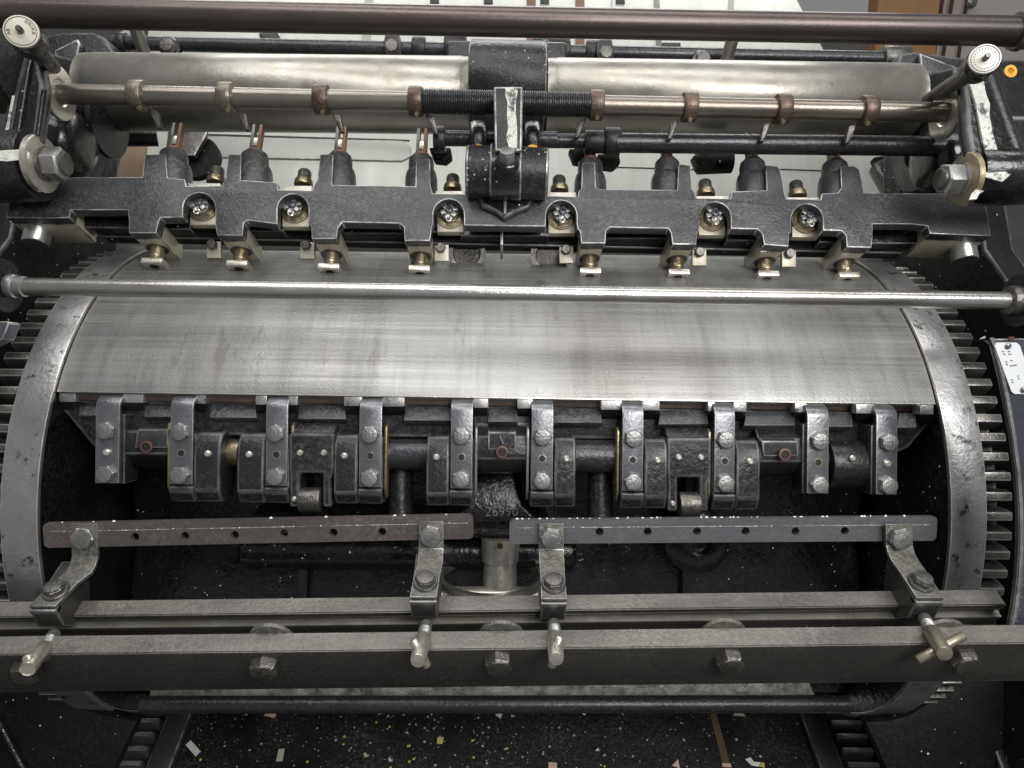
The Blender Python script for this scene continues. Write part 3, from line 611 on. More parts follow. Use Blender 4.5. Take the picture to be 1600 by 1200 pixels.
# ================================================================== BIG BROWN TUBE, REAR ROD, ROLLER
t = thing('guard_tube', 'thick plum brown tube across the very top of the picture', 'tube', W(800, 60, 2.35))
p, q = W(-80, 17.5, 2.35), W(1590, 49, 2.35)
MB().tube(p, q, .0475, n=48).build('tube_body', 'tube', t)
MB().lathe(q - (q-p).normalized()*.01, q-p, [(0, .058), (.02, .062), (.03, .055), (.2, .055)], 32).build('tube_socket', 'brown', t)
t = thing('rear_rod', 'thin glossy black rod behind the brown tube, carrying small clamps', 'rod', W(780, 90, 3.5))
p, q = W(176, 67, 3.50), W(1392, 92, 3.50); dq = (q-p)
def onrod(px, py=None, P=p, Q=q, x0=176, x1=1392): return P + (Q-P)*((px-x0)/(x1-x0))
MB().tube(p, q, .035, n=32).build('rod_bar', 'blackrod', t)
for px, wd_, rr, mt in ((655, 20, .058, 'cast'), (925, 20, .058, 'cast'), (712, 34, .070, 'cast'), (860, 60, .068, 'cast'), (193, 12, .05, 'cast'), (1397, 40, .06, 'boltdark')):
    c = onrod(px); MB().lathe(c - dq.normalized()*wd_*.5*3.5/FPX, dq, [(0, rr*.94), (.006, rr), (wd_*3.5/FPX-.006, rr), (wd_*3.5/FPX, rr*.94)], 32).build('collar', mt, t)
for px, py in ((614, 75), (947, 85)):
    c = onrod(px); b = MB(); b.prism([W(px-13, py-24, 3.44), W(px+10, py-24, 3.44), W(px+12, py-6, 3.40), W(px+13, py+23, 3.44), W(px-11, py+23, 3.44), W(px-14, py-6, 3.40)], FW*.10)
    cl = b.build('lug_clamp', 'cast', t, bevel=.01, edge='edgelow'); hexbolt(W(px-1, py, 3.40), -FW, .034, .03, cl, 'boltdark', name='clamp_bolt', marks='')
for px, py in ((267, 74), (1095, 94)):
    b = MB(); b.lathe(W(px, py, 3.46), -FW + EX*(.5 if px < 800 else -.3), [(-.03, .05), (.0, .052), (.01, .04)], 24)
    cl = b.build('knob_clamp', 'glossclean', t); hexbolt(W(px-3 if px < 800 else px+2, py, 3.44), -FW, .036, .03, cl, 'boltdark', name='clamp_bolt', marks='', slot=True)
for px, py in ((420, 55), (1050, 70)):
    b = MB(); b.prism([W(px-16, py-4, 3.5), W(px+14, py-4, 3.5), W(px+14, py+10, 3.5), W(px, py+16, 3.5), W(px-14, py+8, 3.5)], FW*.05); b.prism([W(px-9, py+25, 3.55), W(px+14, py+25, 3.55), W(px+14, py+40, 3.55), W(px-9, py+40, 3.55)], FW*.05)
    b.build('hanger', 'cast', t, bevel=.006)
tag(MB().tube(W(205, 25, 3.3), W(229, 92, 3.46), .030).build('slanting_stay', 'roller'), 'short slanting nickel stay rising from the roller near the left cheek', 'stay')
tag(MB().tube(W(1146, 55, 3.3), W(1129, 118, 3.46), .030).build('slanting_stay', 'roller'), 'short slanting nickel stay behind the right half of the roller', 'stay')
# two roller halves on one axle
t = thing('delivery_roller', 'large dull nickel roller in two halves behind the collar rod', 'roller', W(780, 200, 3.25))
RW = 3.05; RR = .158
for x0, y0, x1, y1 in ((140, 144, 742, 150), (850, 152, 1424, 161)):
    p, q = W(x0, y0, RW), W(x1, y1, RW); L = (q-p).length
    MB().lathe(p, q-p, [(0, RR*.90), (.01, RR*.985), (.05, RR*.985), (.052, RR), (L-.052, RR), (L-.05, RR*.985), (L-.01, RR*.985), (L, RR*.90)], 64).build('roller_half', 'roller', t, smooth=50)
p, q = W(735, 137, RW-.02), W(851, 140, RW-.02); L = (q-p).length
MB().lathe(p, q-p, [(0, RR*1.17), (.008, RR*1.2), (L-.008, RR*1.2), (L, RR*1.17)], 64).build('middle_housing', 'cast', t, bevel=.006, edge='edge')
b = MB(); b.prism([W(698, 62, 3.3), W(738, 62, 3.3), W(738, 105, 3.3), W(712, 104, 3.3), (W(698, 96, 3.3))], FW*.1); b.build('housing_ear', 'cast', t, bevel=.02, seg=3)
b = MB(); b.prism([W(850, 64, 3.3), W(886, 64, 3.3), W(886, 104, 3.3), W(850, 104, 3.3)], FW*.1); b.build('housing_ear', 'cast', t, bevel=.02, seg=3)
for x, y, r, sx in ((165, 190, .15, 1), ):
    MB().lathe(W(x, y, 2.98), EX, [(0, r), (.02, r), (.02, r*.9)], 48).build('end_flange', 'cast', t)

# ================================================================== COLLAR ROD WITH SPRING
t = thing('collar_rod', 'tarnished rod with eight clamped collars and a fine black spring at its middle', 'rod', W(780, 190, 2.72))
CW = 2.62
p, q = W(90, 147, CW), W(1480, 176, CW); dq = (q-p).normalized()
def yr(px): return 147 + (px-90)*29/1390
MB().tube(p, q, .0365, n=40).build('rod_bar', 'rodbrown', t)
b = MB(); sx0, sx1 = W(660, yr(660), CW), W(922, yr(922), CW); L = (sx1-sx0).length; n = 74; prf = []
for j in range(n): prf += [(j*L/n, .0405), (j*L/n+L/n*.25, .0455), (j*L/n+L/n*.65, .0455), (j*L/n+L/n*.9, .0405)]
b.lathe(sx0, dq, prf, 32); b.build('coil_spring', 'blackrod', t, smooth=60)
for j, px in enumerate((217, 355, 503, 650, 932, 1077, 1222, 1355)):
    c = W(px, yr(px), CW); hwid = 11.5*CW/FPX*(.9)
    b = MB(); b.lathe(c - dq*hwid, dq, [(0, .052), (.005, .055), (2*hwid-.005, .055), (2*hwid, .052)], 40)
    cl = b.build('collar', 'brown' if 2 <= j <= 7 and j != 4 else 'collar', t, smooth=50)
    if j == 4: cl.data.materials[0] = M['brown']
    MB().lathe(W(px+1, yr(px)+19, CW-.035), (-FW + DN*.75), [(-.01, .0085), (.008, .008), (.009, .004)], 14).build('set_screw', 'brass', cl)
    sg = 1 if px < 800 else -1
    b = MB(); A = [W(px+sg*14, yr(px)+18, CW+.02), W(px+sg*28, yr(px)+24, CW+.02), W(px+sg*34, yr(px)+50, CW+.03), W(px+sg*27, yr(px)+50, CW+.03), W(px+sg*20, yr(px)+30, CW+.02)]
    b.prism(A, FW*.03); b.build('collar_tongue', 'boltdark', cl, bevel=.004)
for px, py, s in ((92, 145, -1), (1478, 176, 1)):
    MB().lathe(W(px, py, CW), EX*(-s), [(-.004, .098), (.006, .098), (.008, .094), (.008, .05), (.004, .045)], 48).build('thrust_washer', 'brass' if False else 'bright', t, label='pale brass-toned thrust washer')

# ================================================================== LOWER BLACK ROD
t = thing('trip_rod', 'dark rod with clamps just below the collar rod, running to the right lever', 'rod', W(1100, 235, 2.7))
def yb(px): return 216 + (px-690)*12/800
BW = 2.74
MB().tube(W(690, yb(690), BW), W(870, yb(870)-1, BW), .030).build('rod_bar', 'blackrod', t)
MB().tube(W(850, yb(850)+1.5, BW), W(915, yb(915)+1, BW), .028).build('rod_bar', 'blackrod', t)
MB().tube(W(962, yb(962)+3, BW-.02), W(1500, yb(1500)+1, BW-.02), .0375, n=40).build('rod_thick_part', 'blackrod', t)
for px, wpx, r in ((687, 18, .050), (929, 32, .044), (956, 24, .056)):
    c = W(px, yb(px)+2, BW); hwid = wpx/2*BW/FPX; MB().lathe(c - EX*hwid, EX, [(0, r*.93), (.006, r), (2*hwid-.006, r), (2*hwid, r*.93)], 32).build('clamp_ring', 'cast', t)
for x, y in ((686, 238), (905, 240), (950, 248), (1100, 250)):
    b = MB(); b.prism([W(x-16, y-8, 2.86), W(x+18, y-8, 2.86), W(x+20, y+6, 2.86), W(x+10, y+14, 2.86), W(x-8, y+12, 2.86)], FW*.07); b.lathe(W(x, y, 2.86), -FW, [(0, .03), (.02, .03)], 6); b.build('clamp_lug', 'dark', t, bevel=.008)
for x, y in ((1100, 250),):
    MB().tube(W(1090, 252, 3.0), W(1142, 250, 3.0), .055).build('cross_knob', 'dark', t)

t = thing('side_guide', 'dark plate and rounded pad lying on the feed board behind the first bar tower', 'side guide', W(290, 245, 3.6))
g_ = PL(290, 230, 3.62, 15)
MB().prism(g_.ps([(262, 203), (324, 204), (321, 212), (304, 243), (258, 240)]), into(15)*.03).build('guide_plate', 'boltdark', t, bevel=.006, edge='edge')
MB().lathe(g_.p(300, 236, .05), into(15), [(0, .12), (.04, .12)], 40).build('guide_pad', 'dark', t)
MB().tube(W(195, 214, 3.4), W(246, 214, 3.45), .045).build('guide_arm', 'glossclean', t)
t = thing('side_guide', 'oily black lever lump on the feed board beside the last bar tower', 'side guide', W(1395, 290, 3.6))
MB().tube(W(1376, 262, 3.7), W(1402, 296, 3.6), .06, .075).build('guide_arm', 'glossclean', t)
MB().prism(PL(1400, 280, 3.66, 15).ps([(1365, 245), (1400, 240), (1422, 262), (1424, 310), (1392, 300)]), into(15)*.05).build('guide_plate', 'dark', t, bevel=.01)
# ================================================================== GRIPPER BAR (big casting with feet)
GA = 18
gp = PL(780, 345, 2.60, GA)
t = thing('gripper_bar', 'long black cast gripper bar with eight feet and round castle-nut pockets above the cylinder', 'gripper bar', gp.p(780, 380))
gb = t
OUT = [(19, 294), (9, 340), (81, 341), (108.5, 340), (110.6, 328), (199.5, 328), (201, 345), (201, 364), (244, 364), (248, 346.5), (251, 340), (286, 339.5), (288, 326), (290, 318), (298.5, 306), (312.5, 301), (326.5, 306), (335, 317), (336.5, 350), (339, 367.5), (379, 368), (381, 348), (386, 344), (433, 350),
 (434, 335), (436, 322), (449, 307), (463, 303), (475, 311), (480, 322), (482, 350), (486, 354), (487, 373), (526, 373), (528, 357), (535, 347), (624, 349), (631, 355), (632, 376), (672, 376), (675, 353.5), (677, 336), (681, 322), (694, 313), (711.5, 311.5), (722, 322), (724.5, 336), (725, 352), (851, 353.6), (854, 336), (859, 322), (869, 314), (884, 314), (895, 324), (900, 338), (903, 358), (906.5, 362), (908, 380), (946, 380), (947, 362), (953, 355), (1044, 357), (1048, 363), (1051, 381.5), (1088, 382), (1090, 364), (1093, 359), (1094, 334), (1102, 321), (1115, 316), (1131, 321), (1139, 333), (1142, 357), (1183.5, 358), (1191, 365), (1194, 382), (1232.5, 385), (1233.5, 364), (1236.6, 341), (1240, 328), (1251.5, 319.5), (1265.5, 320), (1278, 331), (1283, 345), (1286.5, 359.6), (1314.5, 360.5), (1322, 367.5), (1323, 386), (1362, 387), (1364, 367.5), (1363.5, 350), (1423, 350), (1449.5, 353), (1453, 365), (1479, 366), (1549, 369), (1541, 322), (1500, 302), (1440, 302),
 (1349.5, 301), (1347, 283), (1342.5, 264), (1334, 259), (1313, 260), (1314.5, 293), (1309, 301), (1284, 302), (1282, 311.5), (1229, 310.5), (1225.5, 299), (1219, 264), (1214, 259), (1196, 258), (1198, 297), (1143, 299), (1141, 310), (1088, 309.5), (1086, 301), (1081, 294), (1079, 258), (1060, 256), (1058, 296.5), (936, 295.5), (931, 292), (930, 254), (910, 254), (908, 294), (904, 299), (903, 307), (727, 303), (676, 302), (672.5, 288), (672, 249), (650, 249), (649, 291), (519, 288.5), (521, 241), (500, 241), (496, 280), (491, 288), (487.5, 297.5), (435, 296), (433, 285), (376, 281), (377, 241), (357, 241), (352, 280), (345, 290), (291, 290.5), (289, 280), (262, 277), (259, 241), (226, 241), (222, 276.5), (115.5, 276.5), (60, 285)]
def arch(x0, x1, yt, yl_, yr_):
    xm = (x0+x1)/2; yc = yt+24; return [(x0, yl_)] + [(xm-(x1-x0)/2*math.cos(a), yc-24*math.sin(a)) for a in [math.pi*k_/12 for k_ in range(13)]] + [(x1, yr_)]
for (x0, x1, yt, yl_, yr_) in ((286, 336, 301, 339.5, 350), (433.5, 482, 303, 350, 350), (677, 725, 311, 350, 352), (853, 901, 313, 353.6, 350), (1093.5, 1142, 316, 358, 357), (1236.5, 1286, 319, 362, 359.6)):
    idx = [k_ for k_, (x, y) in enumerate(OUT) if x0-1.6 <= x <= x1+1.6 and yt-2 < y < 363]
    OUT[idx[0]:idx[-1]+1] = arch(x0, x1, yt, yl_, yr_)
MB().prism(gp.ps(OUT), into(GA)*.045).build('bar_face', 'castbar', t, bevel=.0035, seg=2, edge='edge')
# body behind the face (recessed, darker)
b = MB(); b.prism(gp.ps([(22, 296), (14, 338), (112, 338), (200, 338), (1364, 366), (1545, 366), (1538, 322), (1440, 306), (780, 304), (115, 282)], .046), into(GA)*.0)if False else None
b = MB(); b.prism(gp.at(.12).ps([(130, 338), (1440, 364), (1440, 378), (130, 352)]), into(GA)*.06); b.build('rear_flange', 'glossclean', t, bevel=.006, edge='edgelow')
b = MB(); b.prism(gp.at(.16).ps([(150, 358), (1420, 384), (1410, 396), (160, 370)]), into(GA)*.05); b.build('lower_flange', 'dark', t, bevel=.006, edge='edgelow')
for x0, x1 in ((118, 195), (252, 290), (388, 436), (535, 628), (727, 850), (955, 1046), (1143, 1190), (1288, 1320), (1366, 1450)):
    xm = (x0+x1)/2; y = 330+(xm-150)*.0195
    b = MB(); b.prism(gp.at(.10).ps([(x0-8, y-24), (x1+8, y-24), (x1+8, y+26), (x0-8, y+26)]), into(GA)*.05); b.build('bar_web', 'glossclean', t, bevel=.005, edge='edgelow')
b = MB(); b.prism(gp.at(.05).ps([(782, 350), (786, 350), (786, 382), (782, 382)]), into(GA)*.12); b.build('middle_rib', 'glossclean', t, bevel=.004, edge='edge')
FEET = [(201, 244, 364), (339, 379, 368), (487, 526, 373), (632, 672, 376), (908, 946, 380), (1051, 1088, 382), (1194, 1232, 385), (1323, 1362, 387)]
for j, (x0, x1, y) in enumerate(FEET):
    F = gp.ps([(x0+1, y-30), (x1-1, y-30), (x1-1, y-.5), (x0+1, y-.5)], .0455)
    ft = MB().prism(F, into(GA)*.19).build('foot', 'ground', t, bevel=.004, edge='edge')
    # ground lower lip just under the black face
    c = (F[2]+F[3])/2 + into(GA)*.075; ax = -up(GA)
    MB().lathe(c, ax, [(-.01, .040), (.001, .040), (.0015, .030)], 28).build('bore_rim', 'boltdark', ft)
    b = MB(); b.lathe(c, ax, [(-.01, .026), (.034, .026)] + [(.036+.004*k_, .026-.002*(k_ % 2)) for k_ in range(4)] + [(.052, .026)], 28); b.build('plunger', 'brass', ft)
    cc = c + ax*.052; b = MB(); hw = .040
    b.prism([cc-EX*hw-into(GA)*.030, cc+EX*hw-into(GA)*.030, cc+EX*hw+into(GA)*.04, cc-EX*hw+into(GA)*.04], ax*.022); tb = b.build('plunger_tab', 'brass', ft, bevel=.004)
    tb.data.materials[0] = M['bright']
    MB().lathe(cc + ax*.0222, ax, [(0, .017), (.0015, .016)], 20).build('tab_hole', 'hole', ft)
# end blocks
for pts, pc_, s in (([(9, 341), (81, 341), (108, 341), (108, 300), (22, 300)], (52, 380), -1), ([(1479, 366), (1549, 369), (1541, 326), (1460, 322), (1455, 364)], (1506, 408), 1)):
    eb = MB().prism(gp.ps(pts, .0455), into(GA)*.14).build('end_block', 'ground', t, bevel=.004, edge='edge')
    c = gp.at(.09).p(*((60, 361) if s < 0 else (1504, 388)))
    b = MB(); b.lathe(c, -up(GA), [(-.02, .046), (.052, .046), (.056, .043)], 36); b.build('guide_pin', 'rod', eb, smooth=40)
MB().lathe(gp.p(33, 323, -.004), -into(GA), [(0, .012), (.006, .012), (.006, .006), (0, .006)], 16).build('rivet', 'collar', t)
# plunger towers and their bronze forks
TW = [(258, 234, 276, .066), (388, 237, 283, .066), (524, 240, 291, .062), (655, 243, 292, .062), (926, 249, 296, .062), (1049, 249, 297, .062), (1186, 250, 298, .062), (1318, 252, 298, .062)]
for j, (x, y0, y1, r) in enumerate(TW):
    sg = -1 if x < 780 else 1
    c0 = gp.p(x, y1+14, .055+.02); c1 = gp.p(x, y0+8, .055+.02); ax = c1-c0; L = ax.length
    tw = MB().lathe(c0, ax, [(0, r*1.02), (L*.8, r), (L*.95, r*.93), (L, r*.78), (L+.035, r*.80), (L+.055, r*.76), (L+.06, r*.4)], 36).build('plunger_tower', 'castbar', t, smooth=50)
    top = c1 + ax.normalized()*.06
    for q_ in (-1, 1):
        MB().prism([top + EX*(q_*.014-.007) + into(GA)*(-.016), top + EX*(q_*.014+.007) + into(GA)*(-.016), top + EX*(q_*.014+.007) + into(GA)*.016, top + EX*(q_*.014-.007) + into(GA)*.016], up(GA)*.135).build('fork_prong', 'rust' if q_ > 0 else 'boltdark', tw, bevel=.004)
    MB().lathe(top, ax, [(-.01, .036), (.01, .036), (.02, .028)], 24).build('fork_neck', 'rust', tw)
    MB().box(top + up(GA)*.055 - into(GA)*.006, EX*.008, up(GA)*.018, into(GA)*.008).build('fork_pin', 'pin', tw, bevel=.002)
# castle nuts in the pockets
for j, (x, y) in enumerate(((317, 327), (461, 330), (703, 338), (877, 340), (1112, 343), (1258, 346))):
    c = gp.at(.085).p(x, y); n_ = -into(GA)
    pk = MB().prism(gp.at(.088).ps([(x-20, y-12), (x+20, y-12), (x+22, y+24), (x-20, y+24)]), into(GA)*.03).build('pocket_plate', 'ground', t, bevel=.003)
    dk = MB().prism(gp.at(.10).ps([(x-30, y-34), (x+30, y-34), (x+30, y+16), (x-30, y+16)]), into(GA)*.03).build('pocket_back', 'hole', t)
    MB().lathe(c, n_, [(0, .052), (.004, .052), (.004, .047), (.008, .046)], 32).build('nut_washer', 'brass', pk)
    nu = MB(); nu.lathe(c + n_*.008, n_, [(0, .036), (.02, .036)], 6, .3)
    for k_ in range(6):
        th = k_*math.pi/3 + .3; rad = EX*math.cos(th) + up(GA)*math.sin(th); tg = EX*-math.sin(th) + up(GA)*math.cos(th)
        nu.box(c + n_*.036 + rad*.024, rad*.010, tg*.009, n_*.010)
    nt_ = nu.build('castle_nut', 'steel', pk, bevel=.002)
    MB().lathe(c + n_*.03, n_, [(0, .014), (.022, .014), (.024, .011), (.024, .005), (.018, .004)], 20).build('nut_stud', 'bluegrey', pk)
    b = MB(); rr = [c + n_*.046 - up(GA)*(.036) + EX*.010*math.cos(a) + up(GA)*.012*math.sin(a) for a in [2*math.pi*k_/10 for k_ in range(11)]]
    for A, B_ in zip(rr[:-1], rr[1:]): b.tube(A, B_, .003, n=6)
    b.tube(c + n_*.046 - up(GA)*.026, c + n_*.04, .004, n=6); b.tube(c + n_*.044 + up(GA)*.018, c + n_*.044 + up(GA)*.040 + EX*.012, .0035, n=6); b.build('split_pin', 'pin', pk)
# brass topped adjusting bolts on light strips behind the bar
for j, (x, y, x0, x1) in enumerate(((337, 277, 291, 344), (474, 281, 435, 487), (707, 289, 676, 728), (874, 291, 855, 903), (1103, 297, 1088, 1140), (1246, 299, 1229, 1282))):
    st = MB().prism(gp.at(.05).ps([(x0, y+9), (x1, y+9), (x1, y+30), (x0, y+30)]), into(GA)*.06).build('seat_strip', 'label', t, bevel=.003); st.data.materials[0] = M['bright']
    c = gp.at(.085).p(x, y+10); MB().lathe(c, up(GA), [(0, .034), (.008, .036), (.024, .034), (.03, .028)], 28).build('brass_collar', 'brass', st)
    MB().lathe(c + up(GA)*.03, up(GA), [(0, .026), (.03, .026), (.038, .022)], 28).build('bolt_head', 'boltdark', st)
# small bright stop plates between the feet, just over the cylinder
for j, (x, y) in enumerate(((334, 391), (480, 392), (690, 396), (885, 399), (1093, 403), (1233, 405))):
    p2 = PL(x, y, 2.72, 4)
    sp2 = MB().prism(p2.ps([(x-11, y-13), (x+11, y-14), (x+11, y+12), (x-11, y+12)]), into(4)*.02).build('stop_plate', 'ground', t, bevel=.003)
    hexbolt(p2.p(x-1, y-8, -.001), -into(4), .020, .018, sp2, 'boltdark', name='stop_bolt', marks='')
    if j in (2, 3):
        MB().lathe(p2.p(x + (38 if j == 2 else -25), y-6, .06), -into(4), [(0, .075), (.01, .075), (.01, .055), (.0, .05)], 32).build('eye_ring', 'boltdark', t)
# centre bearing clamp
cb = PL(790, 270, 2.50, GA)
t = thing('center_clamp', 'glossy black split clamp with hex bolt at the middle of the gripper bar', 'clamp', cb.p(790, 350))
p, q = W(729, 268, 2.58), W(856, 272, 2.58); L = (q-p).length
MB().lathe(p, q-p, [(0, .088), (.006, .093), (L-.006, .093), (L, .088)], 56).build('clamp_sleeve', 'cast', t, edge='edge', bevel=.004)
p, q = W(766, 269, 2.57), W(815, 270, 2.57); L = (q-p).length
MB().lathe(p, q-p, [(0, .096), (.004, .1), (L-.004, .1), (L, .096)], 56).build('clamp_band', 'glossclean', t, edge='edge', bevel=.004)
b = MB(); b.loft([gp.ps([(752, 300), (828, 300), (828, 312), (752, 312)], -.03), gp.ps([(762, 330), (816, 332), (800, 345), (782, 346)], -.006)]); 
b = MB(); b.prism(gp.ps([(742, 300), (838, 302), (828, 330), (806, 338), (788, 348), (772, 336), (752, 328)], -.028), into(GA)*.027); b.build('clamp_lug', 'glossclean', t, bevel=.012, seg=3, edge='edgelow')
MB().prism(gp.ps([(786, 300), (792, 300), (791, 344), (787, 344)], -.045), into(GA)*.02).build('clamp_rib', 'glossclean', t, bevel=.006, seg=3, edge='edge')
c = W(792, 252, 2.42); n_ = (-FW*.75 - DN*.65).normalized()
MB().lathe(c, n_, [(-.02, .042), (.0, .042), (.004, .038)], 32).build('bolt_boss', 'glossclean', t)
hexbolt(c + n_*.004, n_, .030, .034, t, 'bolt', name='clamp_bolt', marks='')
b = MB(); rnd = random.Random(3)
for k_ in range(70):
    e_ = rnd.random(); a_ = rnd.uniform(.15, 1.75)
    xx = rnd.choice([731, 733, 762, 818, 852, 854]) + rnd.gauss(0, 3.5) if e_ < .75 else rnd.uniform(731, 854)
    P_ = W(xx, 270, 2.58); on = -(FW*math.cos(a_-.75) - DN*math.sin(a_-.75)*-1)
    q_ = P_ + on*(.0935 if not 765 < xx < 816 else .1105); sz = rnd.choice([.001, .0014, .002, .0035])
    b.lathe(q_ - on*.001, on, [(0, sz), (.0016, sz*.7)], rnd.choice([5, 6, 7]), rnd.random())
b.build('paint_chips', 'chips', t)['kind'] = 'stuff'
b = MB()
for k_ in range(90):
    xx = rnd.choice([740, 742, 848, 850]) + rnd.gauss(0, 3) if rnd.random() < .6 else rnd.uniform(740, 850)
    a_ = rnd.uniform(-.2, 1.5); P_ = W(xx, 139, RW-.02); on = -(FW*math.cos(a_) + DN*math.sin(a_)); sz = rnd.choice([.001, .0014, .002, .0035])
    b.lathe(P_ + on*(RR*1.2-.0005), on, [(0, sz), (.0014, sz*.7)], rnd.choice([5, 6, 7]), rnd.random())
b.build('housing_paint_chips', 'chips', [o for o in SC.objects if o.name == 'delivery_roller'][0])['kind'] = 'stuff'
# upright arm with flaking white paint
ap = PL(795, 190, 2.47, 6)
ar = MB().prism(ap.ps([(771, 135), (817, 135), (816, 236), (773, 236)]), into(6)*.16).build('upright_arm', 'cast', t, bevel=.008, seg=3, edge='edge')
w_ = [(790, 137), (802, 136), (809, 142), (806, 158), (806, 176), (808, 200), (808, 234), (796, 234), (791, 214), (794, 200), (792, 180), (793, 160), (789, 148)]
MB().prism(ap.ps(w_, -.002), into(6)*.0015).build('white_paint_streak', 'paintwhite', ar)
for x, sx in ((748, 1), (832, -1)):
    b = MB(); b.loft([[W(x-16, 188, 2.68), W(x+14, 188, 2.68), W(x+14, 188, 2.8), W(x-16, 188, 2.8)], [W(x-13, 205, 2.62), W(x+13, 205, 2.62), W(x+13, 205, 2.76), W(x-13, 205, 2.76)], [W(x-13, 240, 2.60), W(x+13, 240, 2.60), W(x+13, 240, 2.72), W(x-13, 240, 2.72)]])
    b.build('neck_casting', 'glossclean', t, bevel=.03, seg=4)
    MB().lathe(W(x, 233, 2.545), -FW - DN*.6, [(-.01, .020), (.004, .020), (.006, .014)], 24).build('oil_mark', 'orange', t)

# ================================================================== LEFT AND RIGHT LEVER CASTINGS WITH DIALS
def lever(s, lab, arm, dial, diald, nut, washpx, col, rod0):
    t = thing('lever_casting', lab, 'lever', W(nut[0], nut[1]+60, 2.5), 'lever castings with dials at both ends of the gripper bar')
    a0, a1 = arm
    return t
# left
t = thing('lever_casting', 'left lever casting: glossy black arm with cream dial on top and big hex nut below', 'lever', W(40, 330, 2.45), 'lever castings with dials')
lp = PL(50, 160, 2.42, 6)
b = MB(); b.prism(lp.ps([(36, 80), (60, 84), (71, 130), (67, 170), (60, 222), (4, 228), (18, 150)]), into(6)*.05); arm = b.build('lever_arm', 'glossclean', t, bevel=.022, seg=4, edge='edgelow')
b = MB()
for A, B_, r in (((50, 92), (28, 216), .010), ((70, 142), (60, 212), .008)): b.tube(lp.p(*A, -.004), lp.p(*B_, -.004), r)
b.build('arm_ridge', 'glossclean', arm, label='rounded ridge catching the light').data.materials[0] = M['glossclean']
MB().prism(lp.ps([(20, 150), (24, 150), (12, 215), (7, 215)], -.003), into(6)*.002).build('flaking_paint', 'paintwhite', arm)
p, q = W(-60, 262, 2.48), W(60, 258, 2.48)
MB().tube(p, q, .125, n=56).build('lever_hub', 'cast', t, bevel=.006)
MB().prism([PL(20, 240, 2.355, 0).p(x, y) for x, y in ((-20, 236), (40, 233), (46, 240), (44, 248), (12, 252), (-20, 250))], FW*.004).build('white_paint_streak', 'paintwhite', t)
MB().lathe(W(64, 256, 2.44), EX, [(-.01, .098), (.008, .098), (.010, .094)], 56).build('hub_washer', 'bright', t)
nc = W(68, 256, 2.44); MB().lathe(nc, EX, [(0, .058), (.014, .060), (.016, .05)], 40).build('nut_washer', 'boltdark', t)
MB().lathe(nc + EX*.016, EX, [(0, .058), (.050, .058), (.058, .050)], 6, .25).build('hex_nut', 'steel', t, bevel=.003)
MB().lathe(nc + EX*.07, EX, [(-.01, .040), (.010, .040), (.014, .034), (.010, .020)], 28).build('nut_stud', 'boltdark', t)
def dialf(t, c, ax, r, L, facemat, words, back):
    """round adjusting knob: black barrel, light face with ring, letters and a square stud"""
    ax = ax.normalized(); b = MB(); b.lathe(c, -ax, [(0, r*.96), (.006, r), (L, r*.98), (L+.02, r*.7)], 48); kb = b.build('knob_barrel', 'glossclean', t)
    fa = kb; MB().lathe(c, ax, [(0, r*.97), (.006, r*.95), (.007, r*.90)], 48).build('dial_face', facemat, kb)
    u_ = cR - ax*cR.dot(ax); u_.normalize(); v_ = ax.cross(u_); v_ = v_ if v_.dot(-cD) > 0 else -v_
    b = MB()
    for k_ in range(60):
        th = 2*math.pi*k_/60; rad = u_*math.cos(th)+v_*math.sin(th); tg = v_*math.cos(th)-u_*math.sin(th)
        b.box(c + ax*.0075 + rad*r*.84, rad*.0009, tg*r*.055, ax*.0004)
    for txt, a_ in words:
        for k_, ch in enumerate(txt):
            th = R_(a_ - k_*17); rad = u_*math.cos(th)+v_*math.sin(th); tg = -(v_*math.cos(th)-u_*math.sin(th))
            b.text(ch, c + ax*.0075 + rad*r*.66, tg, rad, ax, r*.28, .0006)
    for k_ in range(24):
        th = 2*math.pi*k_/24; rad = u_*math.cos(th)+v_*math.sin(th); tg = v_*math.cos(th)-u_*math.sin(th)
        if facemat == 'dialwhite': b.box(c + ax*.0075 + rad*r*.66, rad*r*.06, tg*.0007, ax*.0004)
    b.build('dial_marks', 'ink', fa)
    MB().lathe(c + ax*.006, ax, [(0, r*.20), (.022, r*.19), (.026, r*.14)], 8, .2).build('dial_stud', 'boltdark', fa)
    MB().lathe(c - ax*(L*.6) + (-v_*.93 - u_*.1).normalized()*r*.965, -v_, [(-.004, .016), (.003, .016), (.003, .011)], 20).build('tommy_hole', 'hole', kb)
    back0 = c - ax*L; MB().tube(back0, back, r*.62, r*.55).build('dial_shaft', 'cast', kb)
    return kb
c = W(34, 50, 2.05); dialf(t, c, -(W(84, 112, 2.34)-c), .048, .085, 'dial', (('AB', 200), ('DRUCK', 62)), W(88, 112, 2.72))
# right
t = thing('lever_casting', 'right lever casting: black arm with thick white paint, bright white dial and hex nut', 'lever', W(1550, 340, 2.45), 'lever castings with dials')
lp = PL(1540, 180, 2.42, 6)
arm = MB().prism(lp.ps([(1506, 120), (1552, 122), (1580, 180), (1600, 250), (1518, 262), (1508, 200)]), into(6)*.05).build('lever_arm', 'glossclean', t, bevel=.022, seg=4, edge='edgelow')
MB().prism(lp.ps([(1510, 128), (1532, 120), (1538, 150), (1544, 165), (1543, 180), (1548, 210), (1556, 238), (1566, 262), (1540, 262), (1534, 232), (1526, 190), (1520, 160)], -.012), into(6)*.014).build('white_paint_streak', 'paintwhite', arm, bevel=.004)
MB().tube(lp.p(1548, 118, .02), lp.p(1596, 250, .02), .030).build('arm_ridge', 'cast', arm)
p, q = W(1512, 274, 2.48), W(1680, 272, 2.48)
MB().tube(p, q, .105, n=56).build('lever_hub', 'glossclean', t, bevel=.006)
hp = PL(1550, 270, 2.365, 0)
